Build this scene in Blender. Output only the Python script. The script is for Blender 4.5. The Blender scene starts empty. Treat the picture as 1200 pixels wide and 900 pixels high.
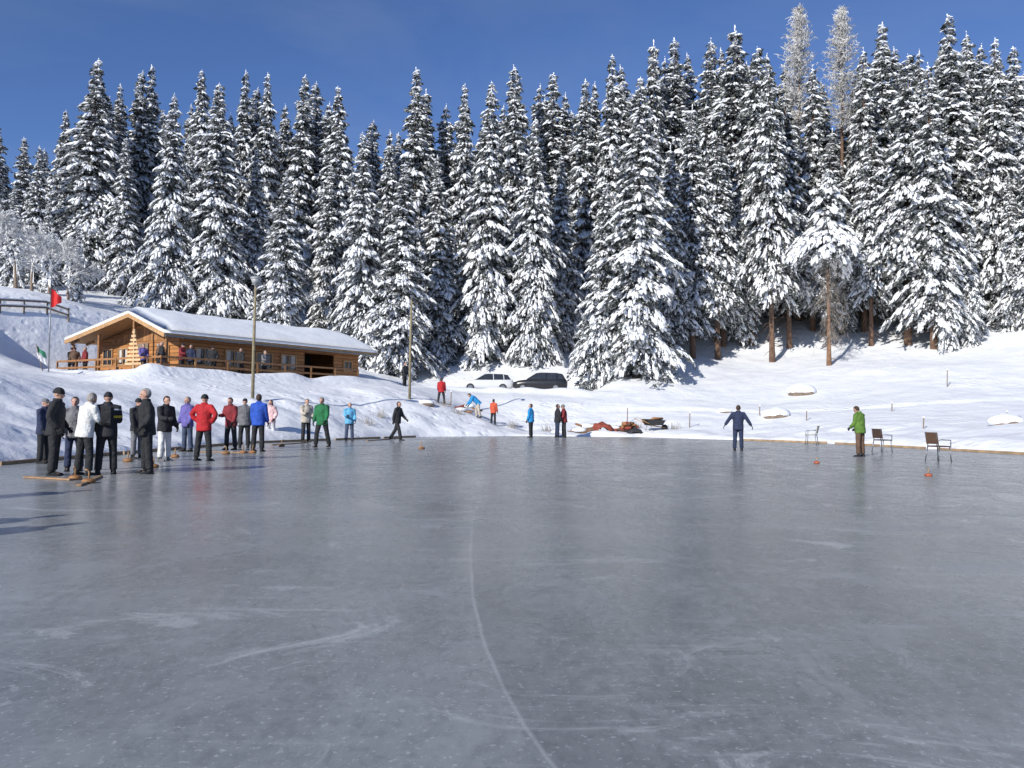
import bpy, math, random, bmesh
import numpy as np
from mathutils import Vector, Matrix
from itertools import combinations
random.seed(3)
scene=bpy.context.scene
COL=scene.collection
rad=math.radians
# ------------------------------------------------------------ camera
CAMH=1.35; FPX=970.0
cam=bpy.data.cameras.new("camera"); cam.sensor_width=36; cam.lens=36*FPX/1200
cam.clip_end=3000; cam.clip_start=0.05
camo=bpy.data.objects.new("camera",cam); COL.objects.link(camo)
R=Matrix.Rotation(rad(92.0),4,'X')@Matrix.Rotation(rad(0.63),4,'Z')
camo.matrix_world=Matrix.Translation((0,0,CAMH))@R
scene.camera=camo
R3=R.to_3x3()
def sight(px,py,d):
    v=R3@Vector(((px-600)/FPX,-(py-450)/FPX,-1)); v=v*(d/v.y)
    return Vector((v.x,d,v.z+CAMH))
def on_ice(px,py):
    v=R3@Vector(((px-600)/FPX,-(py-450)/FPX,-1)); v=v*(-CAMH/v.z)
    return Vector((v.x,v.y,0))
# ------------------------------------------------------------ materials
def newmat(name):
    m=bpy.data.materials.new(name); m.use_nodes=True
    nt=m.node_tree; b=nt.nodes["Principled BSDF"]; return m,nt,b
def N(nt,t,**k):
    n=nt.nodes.new(t)
    for a,v in k.items(): setattr(n,a,v)
    return n
MC={}
def mat(name,c,rough=.7,var=.25,scale=6,bump=.15,bscale=None,metal=0,dist=.02,det=4):
    if name in MC: return MC[name]
    m,nt,b=newmat(name)
    tc=N(nt,'ShaderNodeTexCoord'); no=N(nt,'ShaderNodeTexNoise'); no.inputs['Scale'].default_value=scale; no.inputs['Detail'].default_value=det
    nt.links.new(tc.outputs['Object'],no.inputs['Vector'])
    cr=N(nt,'ShaderNodeValToRGB'); e=cr.color_ramp.elements
    e[0].position=.3; e[1].position=.7
    e[0].color=tuple(x*(1-var) for x in c)+(1,); e[1].color=tuple(min(1,x*(1+var)) for x in c)+(1,)
    nt.links.new(no.outputs['Fac'],cr.inputs['Fac']); nt.links.new(cr.outputs['Color'],b.inputs['Base Color'])
    b.inputs['Roughness'].default_value=rough; b.inputs['Metallic'].default_value=metal
    if bump>0:
        n2=N(nt,'ShaderNodeTexNoise'); n2.inputs['Scale'].default_value=bscale or scale*4; n2.inputs['Detail'].default_value=3
        nt.links.new(tc.outputs['Object'],n2.inputs['Vector'])
        bp=N(nt,'ShaderNodeBump'); bp.inputs['Strength'].default_value=bump; bp.inputs['Distance'].default_value=dist
        nt.links.new(n2.outputs['Fac'],bp.inputs['Height']); nt.links.new(bp.outputs['Normal'],b.inputs['Normal'])
    MC[name]=m; return m
SNOWC=(.86,.88,.90)
m_treesnow=mat('tree_snow',(.86,.87,.885),.8,.05,2,0,det=1)
m_roofsnow=mat('roof_snow',SNOWC,.75,.03,1,.3,2.5,dist=.1)
m_bark=mat('bark',(.15,.09,.06),.9,.4,4,.6,12)
m_barkdark=mat('bark_dark',(.07,.05,.04),.9,.4,4,.6,12)
m_frost=mat('frosted_twig',(.66,.655,.64),.9,.25,2,0,det=1)
m_browntwig=mat('brown_twig',(.24,.21,.18),.9,.6,2,0,det=2)
m_larch=mat('larch_twig',(.52,.51,.49),.9,.4,1.2,0,det=2)
m_wood=mat('wood_plain',(.30,.145,.055),.65,.3,5,.2)
m_woodlt=mat('wood_light',(.44,.26,.12),.65,.25,5,.2)
m_board=mat('board_wood',(.32,.20,.11),.75,.3,5,.2)
m_edge=mat('edging_wood',(.34,.23,.13),.75,.35,3,.2)
m_woodgrey=mat('wood_grey',(.20,.15,.11),.8,.3,5,.3)
m_rail=mat('railing_wood',(.20,.11,.055),.75,.3,5,.2)
m_pole=mat('wood_pole',(.24,.20,.12),.8,.25,5,.3)
m_metal=mat('grey_metal',(.25,.26,.27),.4,.1,8,0,metal=.8)
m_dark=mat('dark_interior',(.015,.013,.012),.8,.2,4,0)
m_glass=mat('window_glass',(.03,.035,.045),.08,.2,2,0)
m_curtain=mat('curtain',(.55,.52,.48),.8,.15,6,.1)
m_white=mat('white_paint',(.62,.63,.64),.3,.03,3,0)
m_black=mat('black_paint',(.02,.021,.024),.25,.1,3,0)
m_tyre=mat('tyre_rubber',(.02,.02,.02),.9,.1,6,.1)
m_skin=mat('skin',(.50,.29,.21),.55,.1,20,0)
m_lamp=mat('lamp_glass',(.33,.34,.34),.35,.1,4,0)
m_hl=mat('headlight_glass',(.6,.6,.6),.2,.05,4,0)
m_red=mat('red_cloth',(.55,.02,.02),.8,.15,4,.2)
m_orange=mat('orange_plastic',(.42,.10,.04),.5,.15,4,0)
m_red2=mat('tail_red',(.4,.01,.01),.3,.1,4,0)
m_tarp=mat('dull_red_cloth',(.24,.05,.03),.8,.35,3,.4)
def plank(name,c,axis,step):
    m,nt,b=newmat(name)
    tc=N(nt,'ShaderNodeTexCoord'); sp=N(nt,'ShaderNodeSeparateXYZ'); nt.links.new(tc.outputs['Object'],sp.inputs[0])
    if axis=='Z': src=sp.outputs['Z']
    else:
        ad=N(nt,'ShaderNodeMath',operation='ADD'); nt.links.new(sp.outputs['X'],ad.inputs[0]); nt.links.new(sp.outputs['Y'],ad.inputs[1]); src=ad.outputs[0]
    dv=N(nt,'ShaderNodeMath',operation='DIVIDE'); dv.inputs[1].default_value=step; nt.links.new(src,dv.inputs[0])
    fl=N(nt,'ShaderNodeMath',operation='FLOOR'); nt.links.new(dv.outputs[0],fl.inputs[0])
    fr=N(nt,'ShaderNodeMath',operation='FRACT'); nt.links.new(dv.outputs[0],fr.inputs[0])
    wn=N(nt,'ShaderNodeTexWhiteNoise',noise_dimensions='1D'); nt.links.new(fl.outputs[0],wn.inputs['W'])
    no=N(nt,'ShaderNodeTexNoise'); no.inputs['Scale'].default_value=2.5; no.inputs['Detail'].default_value=6; nt.links.new(tc.outputs['Object'],no.inputs['Vector'])
    av=N(nt,'ShaderNodeMath',operation='ADD'); nt.links.new(wn.outputs['Value'],av.inputs[0]); nt.links.new(no.outputs['Fac'],av.inputs[1])
    cr=N(nt,'ShaderNodeValToRGB'); e=cr.color_ramp.elements; e[0].position=.25;e[1].position=1.
    e[0].color=tuple(x*.5 for x in c)+(1,); e[1].color=tuple(x*1.4 for x in c)+(1,)
    hf=N(nt,'ShaderNodeMath',operation='MULTIPLY'); hf.inputs[1].default_value=.6; nt.links.new(av.outputs[0],hf.inputs[0]); nt.links.new(hf.outputs[0],cr.inputs['Fac'])
    gp=N(nt,'ShaderNodeMath',operation='GREATER_THAN'); gp.inputs[1].default_value=.12; nt.links.new(fr.outputs[0],gp.inputs[0])
    mx=N(nt,'ShaderNodeMix',data_type='RGBA'); mx.inputs[6].default_value=tuple(x*.15 for x in c)+(1,)
    nt.links.new(gp.outputs[0],mx.inputs[0]); nt.links.new(cr.outputs['Color'],mx.inputs[7]); nt.links.new(mx.outputs[2],b.inputs['Base Color'])
    bp=N(nt,'ShaderNodeBump'); bp.inputs['Strength'].default_value=.6; bp.inputs['Distance'].default_value=.02
    nt.links.new(gp.outputs[0],bp.inputs['Height']); nt.links.new(bp.outputs['Normal'],b.inputs['Normal'])
    b.inputs['Roughness'].default_value=.6
    return m
m_logs=plank('log_cladding',(.38,.165,.05),'Z',.22)
m_boards=plank('board_cladding',(.42,.20,.075),'XY',.16)
m_needle,nt,b=newmat('spruce_needles')
tc=N(nt,'ShaderNodeTexCoord'); no=N(nt,'ShaderNodeTexNoise'); no.inputs['Scale'].default_value=2.2; no.inputs['Detail'].default_value=4; no.inputs['Roughness'].default_value=.8
nt.links.new(tc.outputs['Object'],no.inputs['Vector'])
cr=N(nt,'ShaderNodeValToRGB'); e=cr.color_ramp.elements; e[0].position=.38; e[0].color=(.018,.024,.018,1); e[1].position=.50; e[1].color=(.06,.068,.060,1)
el=cr.color_ramp.elements.new(.57); el.color=(.50,.51,.52,1)
nt.links.new(no.outputs['Fac'],cr.inputs['Fac']); nt.links.new(cr.outputs['Color'],b.inputs['Base Color']); b.inputs['Roughness'].default_value=.8
m_snow,nt,b=newmat('ground_snow')
tc=N(nt,'ShaderNodeTexCoord')
n1=N(nt,'ShaderNodeTexNoise'); n1.inputs['Scale'].default_value=.7; n1.inputs['Detail'].default_value=7; n1.inputs['Roughness'].default_value=.6
n2=N(nt,'ShaderNodeTexVoronoi'); n2.inputs['Scale'].default_value=1.7
n3=N(nt,'ShaderNodeTexNoise'); n3.inputs['Scale'].default_value=.14; n3.inputs['Detail'].default_value=3
for n in (n1,n2,n3): nt.links.new(tc.outputs['Object'],n.inputs['Vector'])
cr=N(nt,'ShaderNodeValToRGB'); e=cr.color_ramp.elements; e[0].position=.35;e[1].position=.65; e[0].color=(.80,.82,.85,1); e[1].color=(.90,.91,.92,1)
nt.links.new(n1.outputs['Fac'],cr.inputs['Fac']); nt.links.new(cr.outputs['Color'],b.inputs['Base Color'])
b.inputs['Roughness'].default_value=.65
vm=N(nt,'ShaderNodeMapRange'); vm.inputs['From Min'].default_value=0; vm.inputs['From Max'].default_value=.4; nt.links.new(n2.outputs['Distance'],vm.inputs['Value'])
ms=N(nt,'ShaderNodeMapRange'); ms.inputs['From Min'].default_value=.48; ms.inputs['From Max'].default_value=.60; nt.links.new(n3.outputs['Fac'],ms.inputs['Value'])
mu=N(nt,'ShaderNodeMath',operation='MULTIPLY'); nt.links.new(vm.outputs[0],mu.inputs[0]); nt.links.new(ms.outputs[0],mu.inputs[1])
ad=N(nt,'ShaderNodeMath',operation='MULTIPLY_ADD'); ad.inputs[1].default_value=.4; nt.links.new(mu.outputs[0],ad.inputs[0]); nt.links.new(n1.outputs['Fac'],ad.inputs[2])
bp=N(nt,'ShaderNodeBump'); bp.inputs['Strength'].default_value=.7; bp.inputs['Distance'].default_value=.2
nt.links.new(ad.outputs[0],bp.inputs['Height']); nt.links.new(bp.outputs['Normal'],b.inputs['Normal'])
# ice
m_ice,nt,b=newmat('ice')
tc=N(nt,'ShaderNodeTexCoord'); sp=N(nt,'ShaderNodeSeparateXYZ'); nt.links.new(tc.outputs['Object'],sp.inputs[0])
def noise(scale,detail,rough=.6,sx=1,sy=1,rot=0,dist=0,off=0):
    mp=N(nt,'ShaderNodeMapping'); mp.inputs['Scale'].default_value=(sx,sy,1); mp.inputs['Rotation'].default_value=(0,0,rot); mp.inputs['Location'].default_value=(off,off*.7,0)
    n=N(nt,'ShaderNodeTexNoise',noise_dimensions='2D'); n.inputs['Scale'].default_value=scale; n.inputs['Detail'].default_value=detail; n.inputs['Roughness'].default_value=rough; n.inputs['Distortion'].default_value=dist
    nt.links.new(tc.outputs['Object'],mp.inputs['Vector']); nt.links.new(mp.outputs[0],n.inputs['Vector']); return n.outputs['Fac']
def ramp(src,a,bb):
    r=N(nt,'ShaderNodeMapRange'); r.inputs['From Min'].default_value=a; r.inputs['From Max'].default_value=bb; nt.links.new(src,r.inputs['Value']); return r.outputs[0]
def math2(op,a,bv):
    m=N(nt,'ShaderNodeMath',operation=op)
    for i,v in enumerate((a,bv)):
        if isinstance(v,(int,float)): m.inputs[i].default_value=v
        else: nt.links.new(v,m.inputs[i])
    return m.outputs[0]
def mixc(f,a,c):
    m=N(nt,'ShaderNodeMix',data_type='RGBA'); nt.links.new(f,m.inputs[0])
    if isinstance(a,tuple): m.inputs[6].default_value=a
    else: nt.links.new(a,m.inputs[6])
    m.inputs[7].default_value=c; return m.outputs[2]
big=noise(.30,5,.6); mott=noise(1.3,8,.72,1.2,.7,0,.5); fine=noise(9,6,.75,1.3,.8,0,.3); streak=noise(1.0,7,.75,.3,1.9,rad(6)); streak2=noise(1.3,7,.75,.14,3.0,rad(-38)); streak3=noise(1.1,7,.75,.16,3,rad(52),0,7); spk=noise(26,2,.7); wisp=noise(.8,8,.78,.8,1.0,rad(10),1.2,3)
c0=mixc(ramp(big,.35,.65),(.185,.198,.200,1),(.255,.268,.268,1))
c1=mixc(math2('MULTIPLY',ramp(mott,.42,.72),.45),c0,(.36,.375,.375,1))
c1=mixc(math2('MULTIPLY',ramp(fine,.40,.70),.25),c1,(.40,.415,.415,1))
c1=mixc(math2('MULTIPLY',ramp(fine,.48,.28),.3),c1,(.11,.12,.12,1))
scr=math2('MULTIPLY',ramp(streak,.56,.72),ramp(mott,.44,.60))
c2=mixc(math2('MULTIPLY',scr,.4),c1,(.50,.52,.52,1))
scr2=math2('MULTIPLY',ramp(streak2,.58,.70),ramp(big,.42,.56))
c3=mixc(math2('MULTIPLY',scr2,.4),c2,(.50,.52,.52,1))
scr3=math2('MULTIPLY',ramp(streak3,.59,.70),ramp(wisp,.42,.56))
c3=mixc(math2('MULTIPLY',scr3,.4),c3,(.50,.52,.52,1))
c3=mixc(math2('MULTIPLY',ramp(wisp,.60,.72),.7),c3,(.56,.58,.58,1))
c3=mixc(math2('MULTIPLY',ramp(wisp,.40,.28),.4),c3,(.11,.12,.12,1))
c4=mixc(math2('MULTIPLY',ramp(spk,.64,.72),.4),c3,(.62,.64,.64,1))
inv=math2('DIVIDE',3.0,sp.outputs['Y']); fx=math2('ADD',inv,-.753)
wob=math2('MULTIPLY',math2('SUBTRACT',noise(1.2,3),.5),.03)
dx=math2('SUBTRACT',math2('SUBTRACT',sp.outputs['X'],fx),wob)
adx=math2('ABSOLUTE',dx,0)
wid=N(nt,'ShaderNodeMapRange'); wid.inputs['From Min'].default_value=.003; wid.inputs['From Max'].default_value=.018; wid.inputs['To Min'].default_value=1; wid.inputs['To Max'].default_value=0; nt.links.new(adx,wid.inputs['Value'])
lim=math2('MULTIPLY',ramp(sp.outputs['Y'],1.5,2.2),ramp(sp.outputs['Y'],12,8.5))
ck=math2('MULTIPLY',math2('MULTIPLY',wid.outputs[0],lim),ramp(mott,.1,.5))
c5=mixc(math2('MULTIPLY',ck,.5),c4,(.50,.52,.52,1))
side=math2('MULTIPLY',math2('MULTIPLY',ramp(dx,-.01,.01),ramp(dx,.6,.02)),lim)
c5=mixc(math2('MULTIPLY',side,.25),c5,(.09,.10,.10,1))
fx2=math2('ADD',math2('MULTIPLY',sp.outputs['Y'],-1.35),12.3)
dx2=math2('ABSOLUTE',math2('SUBTRACT',math2('SUBTRACT',sp.outputs['X'],fx2),math2('MULTIPLY',wob,6)),0)
w2=N(nt,'ShaderNodeMapRange'); w2.inputs['From Min'].default_value=.01; w2.inputs['From Max'].default_value=.05; w2.inputs['To Min'].default_value=.25; w2.inputs['To Max'].default_value=0; nt.links.new(dx2,w2.inputs['Value'])
c6=mixc(math2('MULTIPLY',w2.outputs[0],ramp(sp.outputs['X'],.5,1.5)),c5,(.50,.52,.52,1))
nt.links.new(c6,b.inputs['Base Color'])
rr=math2('ADD',math2('MULTIPLY',ramp(mott,.3,.75),.14),.20); rr=math2('ADD',rr,math2('MULTIPLY',scr,.2)); nt.links.new(rr,b.inputs['Roughness'])
b.inputs['IOR'].default_value=1.31; b.inputs['Specular IOR Level'].default_value=.45
hs=math2('ADD',math2('MULTIPLY',mott,.5),math2('MULTIPLY',big,2.0))
bp=N(nt,'ShaderNodeBump'); bp.inputs['Strength'].default_value=.22; bp.inputs['Distance'].default_value=.02
nt.links.new(hs,bp.inputs['Height']); nt.links.new(bp.outputs['Normal'],b.inputs['Normal'])
# ------------------------------------------------------------ mesh helper
class MB:
    def __init__(s): s.v=[];s.f=[];s.m=[]
    def add(s,vs,fs,mi=0):
        o=len(s.v); s.v+= [tuple(v) for v in vs]; s.f+=[tuple(i+o for i in f) for f in fs]; s.m+=[mi]*len(fs)
    def box(s,c,size,mi=0,rot=None,bev=0):
        x,y,z=[q/2 for q in size]
        if bev>0:
            k=bev; vs=[];
            for zz,ins in ((-z,k),(-z+k,0),(z-k,0),(z,k)):
                X=x-ins;Y=y-ins;e=k if ins==0 else 0
                for (a,b_) in ((-X+e,-Y),(X-e,-Y),(X,-Y+e),(X,Y-e),(X-e,Y),(-X+e,Y),(-X,Y-e),(-X,-Y+e)): vs.append(Vector((a,b_,zz)))
            fs=[tuple(range(7,-1,-1)),tuple(range(24,32))]
            for r in range(3):
                for i in range(8): fs.append((r*8+i,r*8+(i+1)%8,(r+1)*8+(i+1)%8,(r+1)*8+i))
        else:
            vs=[Vector((a,b_,c_)) for c_ in(-z,z) for a,b_ in((-x,-y),(x,-y),(x,y),(-x,y))]
            fs=[(3,2,1,0),(4,5,6,7),(0,1,5,4),(1,2,6,5),(2,3,7,6),(3,0,4,7)]
        if rot is not None: vs=[rot@v for v in vs]
        s.add([v+Vector(c) for v in vs],fs,mi)
    def beam(s,p0,p1,w,h,mi=0):
        p0=Vector(p0);p1=Vector(p1);d=p1-p0
        q=d.to_track_quat('X','Z').to_matrix()
        s.box((p0+p1)/2,(d.length,w,h),mi,q)
    def tube(s,pts,rs,seg=10,mi=0,up=None):
        pts=[Vector(p) for p in pts]; n=len(pts); vs=[]
        ref=Vector(up) if up else None
        for i,p in enumerate(pts):
            d=(pts[min(i+1,n-1)]-pts[max(i-1,0)]).normalized()
            if ref is None:
                ref=Vector((1,0,0)) if abs(d.x)<.8 else Vector((0,1,0))
            a=(ref-d*ref.dot(d)).normalized(); b_=d.cross(a)
            if up is None: ref=a
            r=rs[i]; rx,ry=(r if isinstance(r,tuple) else (r,r))
            for k in range(seg):
                t=2*math.pi*k/seg; vs.append(p+a*math.cos(t)*rx+b_*math.sin(t)*ry)
        fs=[tuple(range(seg-1,-1,-1)),tuple(range((n-1)*seg,n*seg))]
        for i in range(n-1):
            for k in range(seg): fs.append((i*seg+k,i*seg+(k+1)%seg,(i+1)*seg+(k+1)%seg,(i+1)*seg+k))
        s.add(vs,fs,mi)
    def ell(s,c,r,mi=0,rot=None,nu=14,nv=9,keep=None):
        c=Vector(c); vs=[];fs=[]
        for j in range(nv+1):
            ph=math.pi*j/nv-math.pi/2
            for i in range(nu):
                th=2*math.pi*i/nu
                v=Vector((math.cos(ph)*math.cos(th)*r[0],math.cos(ph)*math.sin(th)*r[1],math.sin(ph)*r[2]))
                vs.append(v)
        for j in range(nv):
            for i in range(nu):
                q=(j*nu+i,j*nu+(i+1)%nu,(j+1)*nu+(i+1)%nu,(j+1)*nu+i)
                if keep is None or all(keep(vs[t]) for t in q): fs.append(q)
        vs=[(rot@v if rot is not None else v)+c for v in vs]
        s.add(vs,fs,mi)
    def mesh(s,name,smooth=False,mats=None):
        me=bpy.data.meshes.new(name); me.from_pydata(s.v,[],s.f); me.polygons.foreach_set('material_index',s.m)
        if smooth: me.polygons.foreach_set('use_smooth',[True]*len(s.f))
        for m in (mats or []): me.materials.append(m)
        me.validate(); me.update(); return me
def np_mesh(name,blocks,mats,smooth=()):
    V=[];F=[];M=[];o=0
    for v,f,mi in blocks:
        V.append(v); F.append(f+o); M.append(np.full(len(f),mi)); o+=len(v)
    V=np.concatenate(V)
    loops=[];starts=[];tot=[];off=0;ms=[]
    for f,m in zip(F,M):
        k=f.shape[1]; loops.append(f.ravel()); starts.append(off+np.arange(len(f))*k); tot.append(np.full(len(f),k)); off+=f.size; ms.append(m)
    me=bpy.data.meshes.new(name); me.vertices.add(len(V)); me.vertices.foreach_set('co',V.astype(np.float32).ravel())
    L=np.concatenate(loops); me.loops.add(len(L)); me.loops.foreach_set('vertex_index',L.astype(np.int32))
    st=np.concatenate(starts); me.polygons.add(len(st)); me.polygons.foreach_set('loop_start',st.astype(np.int32)); me.polygons.foreach_set('loop_total',np.concatenate(tot).astype(np.int32))
    ms=np.concatenate(ms); me.polygons.foreach_set('material_index',ms.astype(np.int32))
    me.polygons.foreach_set('use_smooth',np.isin(ms,list(smooth)))
    for m in mats: me.materials.append(m)
    me.update(calc_edges=True); return me
def top(name,data,loc,label,cat,group=None,rotz=0,scale=1):
    o=bpy.data.objects.new(name,data); COL.objects.link(o); o.location=loc; o.rotation_euler=(0,0,rotz)
    o.scale=(scale,)*3 if not isinstance(scale,tuple) else scale
    o['label']=label; o['category']=cat
    if group: o['group']=group
    return o
def part(name,me,parent,loc=(0,0,0),mats=None,label=None,rot=None):
    o=bpy.data.objects.new(name,me); COL.objects.link(o); o.parent=parent; o.location=loc
    if rot: o.rotation_euler=rot
    if mats:
        for i,m in enumerate(mats):
            if i<len(o.material_slots): o.material_slots[i].link='OBJECT'; o.material_slots[i].material=m
    if label: o['label']=label
    return o
# ------------------------------------------------------------ terrain
shore=[(-12.0,19.4),(-11.6,24.7),(-10.7,33.5),(-8.2,38.5),(-4.7,45),(0,48.5),(7.7,49.3),(12.6,45),(16,41),(18,35),(19.4,30.5),(23,18),(26,2),(24,-14),(12,-26),(-4,-28),(-14,-18),(-16,-3),(-14,10)]
SP=np.array(shore)
def sdist(X,Y):
    X=np.asarray(X,float);Y=np.asarray(Y,float); d=np.full(X.shape,1e9); ins=np.zeros(X.shape,bool); n=len(SP)
    for i in range(n):
        ax,ay=SP[i];bx,by=SP[(i+1)%n]; ex,ey=bx-ax,by-ay
        t=np.clip(((X-ax)*ex+(Y-ay)*ey)/(ex*ex+ey*ey),0,1)
        d=np.minimum(d,np.hypot(X-ax-t*ex,Y-ay-t*ey))
        c=((ay>Y)!=(by>Y))&(X<(bx-ax)*(Y-ay)/(by-ay+1e-12)+ax); ins^=c
    return np.where(ins,-d,d)
T=np.random.RandomState(7).rand(256,256)
def vn(x,y):
    xi=np.floor(x).astype(int);yi=np.floor(y).astype(int);fx=x-xi;fy=y-yi;fx=fx*fx*(3-2*fx);fy=fy*fy*(3-2*fy)
    a=T[xi&255,yi&255];b_=T[(xi+1)&255,yi&255];c=T[xi&255,(yi+1)&255];d=T[(xi+1)&255,(yi+1)&255]
    return (a*(1-fx)+b_*fx)*(1-fy)+(c*(1-fx)+d*fx)*fy-.5
ctrl=[(x,y,.12) for x,y in shore]
for px,py,d in [(0,440,33),(60,468,29),(150,470,34),(57,432,43),(0,405,45),(0,332,56),(60,350,62),(120,360,68),(200,445,43),(120,446,41),(250,460,40),(300,467,40),
    (330,452,50),(440,446,59),(480,463,50),(517,472,52),(540,460,68),(600,460,68),(660,460,66),(400,470,45),(570,419,80),(450,430,75),(340,398,74),(240,380,72),
    (740,450,66),(700,440,72),(800,432,72),(850,422,78),(900,430,74),(970,425,71),(1065,410,75),(1150,408,72),(1200,388,74),(620,418,80),(600,464,60),(540,464,60),(1110,432,64),
    (860,500,50),(860,466,62),(1000,466,58),(1000,495,46),(1150,503,38),(1150,462,54),(1200,440,60),(930,440,68),(600,492,55),(700,492,55),(780,478,58)]:
    p=sight(px,py,d); ctrl.append((p.x,p.y,p.z))
ctrl+=[(-60,95,17),(-30,95,15),(0,95,12),(25,95,14),(60,95,19),(-60,60,10),(60,60,8),(50,35,2.5),(-45,35,6),(-40,10,4),(45,5,1.5),(0,-60,2),(-40,-40,2),(40,-40,2),(0,130,20),(-80,130,24),(80,130,24),(-150,100,22),(150,100,22),(0,300,26),(-300,300,26),(300,300,26),(-300,0,20),(300,0,12),(0,-300,10),(0,600,26),(-22,28,3.2)]
C=np.array(ctrl); cc=4.0
D=np.sqrt((C[:,None,0]-C[None,:,0])**2+(C[:,None,1]-C[None,:,1])**2+cc*cc)
n=len(C); A=np.zeros((n+1,n+1)); A[:n,:n]=-D+np.eye(n)*.15; A[:n,n]=1; A[n,:n]=1
W=np.linalg.solve(A,np.append(C[:,2],0))
CAB=Vector((-19.4,46,3.3)); CANG=rad(56)
cu=(math.cos(CANG),math.sin(CANG)); cv=(-math.sin(CANG),math.cos(CANG))
def height(X,Y):
    X=np.atleast_1d(np.asarray(X,float));Y=np.atleast_1d(np.asarray(Y,float)); z=np.full(X.shape,W[n])
    for i in range(n): z=z-W[i]*np.sqrt((X-C[i,0])**2+(Y-C[i,1])**2+cc*cc)
    t=sdist(X,Y)
    z=np.maximum(z,.14+.02*np.clip(t,0,20))
    ss=lambda q:np.clip(q,0,1)**2*(3-2*np.clip(q,0,1))
    band=ss(t/1.0)*(1-ss((t-4)/5))
    left=1-.3*ss((X-2)/8)
    z=z+ss(t/1.5)*(.5*vn(X/7,Y/7)+left*(.20*vn(X/2.6+9,Y/2.6)+.07*vn(X/.9,Y/.9)))+band*left*(.42*np.abs(vn(X/1.8+40,Y/1.8))+.16*vn(X/.8,Y/.8+5))
    tr=np.abs(Y-(57+2.0*np.sin(X/6)-.12*X)); z=z-.16*np.exp(-(tr/.5)**2)*ss((X-4)/4)
    d2=np.hypot(np.maximum(np.abs(X+.2)-6.0,0),np.maximum(np.abs(Y-67.6)-2.6,0)); k=1-ss(d2/3.0); z=z*(1-k)+3.08*k
    z=z+(.28+.3*vn(X*.8,Y*.8))*np.exp(-((Y-63.9)/.7)**2)*np.exp(-(np.maximum(np.abs(X+.5)-5.5,0)/1.5)**2)
    lx=(X-CAB.x)*cu[0]+(Y-CAB.y)*cu[1]; ly=(X-CAB.x)*cv[0]+(Y-CAB.y)*cv[1]
    dd=np.hypot(np.maximum(np.maximum(-2.2-lx,lx-18),0),np.maximum(np.maximum(-2.0-ly,ly-11),0))
    k=1-ss(dd/4.5); z=z*(1-k)+3.08*k
    rl=np.maximum(np.maximum(-3.0-lx,lx-15),0); z=z+(.45+.4*vn(lx*.6+3,ly*.6))*np.exp(-((ly+2.75)/.6)**2)*np.exp(-(rl/1.2)**2)
    r2=np.maximum(np.maximum(-2.5-ly,ly-9),0); z=z+(.38+.35*vn(lx*.6+3,ly*.6+8))*np.exp(-((lx+2.6)/.55)**2)*np.exp(-(r2/1.0)**2)
    return np.where(t<0,-.35,0)+np.where(t<0,0,z)*ss((t+.0)/.5) - np.where(t<0,0,.02)
def gz(x,y): return float(height(x,y)[0])
def hit(px,py,lo=25,hi=95):
    ds=np.arange(lo,hi,.25); P=[sight(px,py,d) for d in ds]; h=height([p.x for p in P],[p.y for p in P])
    for p,q in zip(P,h):
        if q>=p.z: return Vector((p.x,p.y,float(q)))
    p=P[-1]; return Vector((p.x,p.y,gz(p.x,p.y)))
def axis(a,b_,st,lo,hi):
    c=list(np.arange(a,b_+1e-6,st)); s=st
    while c[-1]<hi: s*=1.22; c.append(c[-1]+s)
    s=st
    while c[0]>lo: s*=1.22; c.insert(0,c[0]-s)
    return np.array(c)
gx=axis(-42,42,.32,-700,700); gy=axis(16,80,.32,-500,900)
GX,GY=np.meshgrid(gx,gy); Z=height(GX.ravel(),GY.ravel())
V=np.stack([GX.ravel(),GY.ravel(),Z],1); nx=len(gx); ny=len(gy)
I,J=np.meshgrid(np.arange(nx-1),np.arange(ny-1)); q=(J*nx+I).ravel()
F=np.stack([q,q+1,q+1+nx,q+nx],1)
g=bpy.data.objects.new('ground',np_mesh('ground',[(V,F,0)],[m_snow],(0,))); COL.objects.link(g); g['kind']='structure'; g['label']='deep trampled snow on banks and hillside around the rink'
mb=MB(); c=SP.mean(0); cnt=[(c[0]+(x-c[0])*1.03,c[1]+(y-c[1])*1.03,0) for x,y in shore]; mb.add(cnt,[tuple(range(len(cnt)))])
if mb.mesh('t').polygons[0].normal.z<0: mb.f=[tuple(reversed(mb.f[0]))]
ic=bpy.data.objects.new('ice',mb.mesh('ice',mats=[m_ice])); COL.objects.link(ic); ic['kind']='structure'; ic['label']='grey scratched natural ice rink surface'
# ------------------------------------------------------------ trees
ico_v=[];ph=(1+5**.5)/2
for a in(-1,1):
    for b2 in(-ph,ph): ico_v+=[(0,a,b2),(a,b2,0),(b2,0,a)]
ico_v=np.array(ico_v)/math.hypot(1,ph)
ico_f=[]
for t in combinations(range(12),3):
    p=ico_v[list(t)]
    if all(abs(np.linalg.norm(p[i]-p[j])-1.0515)<.02 for i,j in((0,1),(1,2),(0,2))):
        nrm=np.cross(p[1]-p[0],p[2]-p[0]); t=t if nrm@p.sum(0)>0 else (t[0],t[2],t[1]); ico_f.append(t)
ico_f=np.array(ico_f)
def pads(Cn,e1,e2,e3,S,rs):
    k=len(Cn); base=ico_v[None]*rs.uniform(.55,1.35,(k,12,1))
    v=Cn[:,None]+base[:,:,0:1]*S[:,None,0:1]*e1[:,None]+base[:,:,1:2]*S[:,None,1:2]*e2[:,None]+base[:,:,2:3]*S[:,None,2:3]*e3[:,None]
    f=(ico_f[None]+12*np.arange(k)[:,None,None]).reshape(-1,3); return v.reshape(-1,3),f
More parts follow.
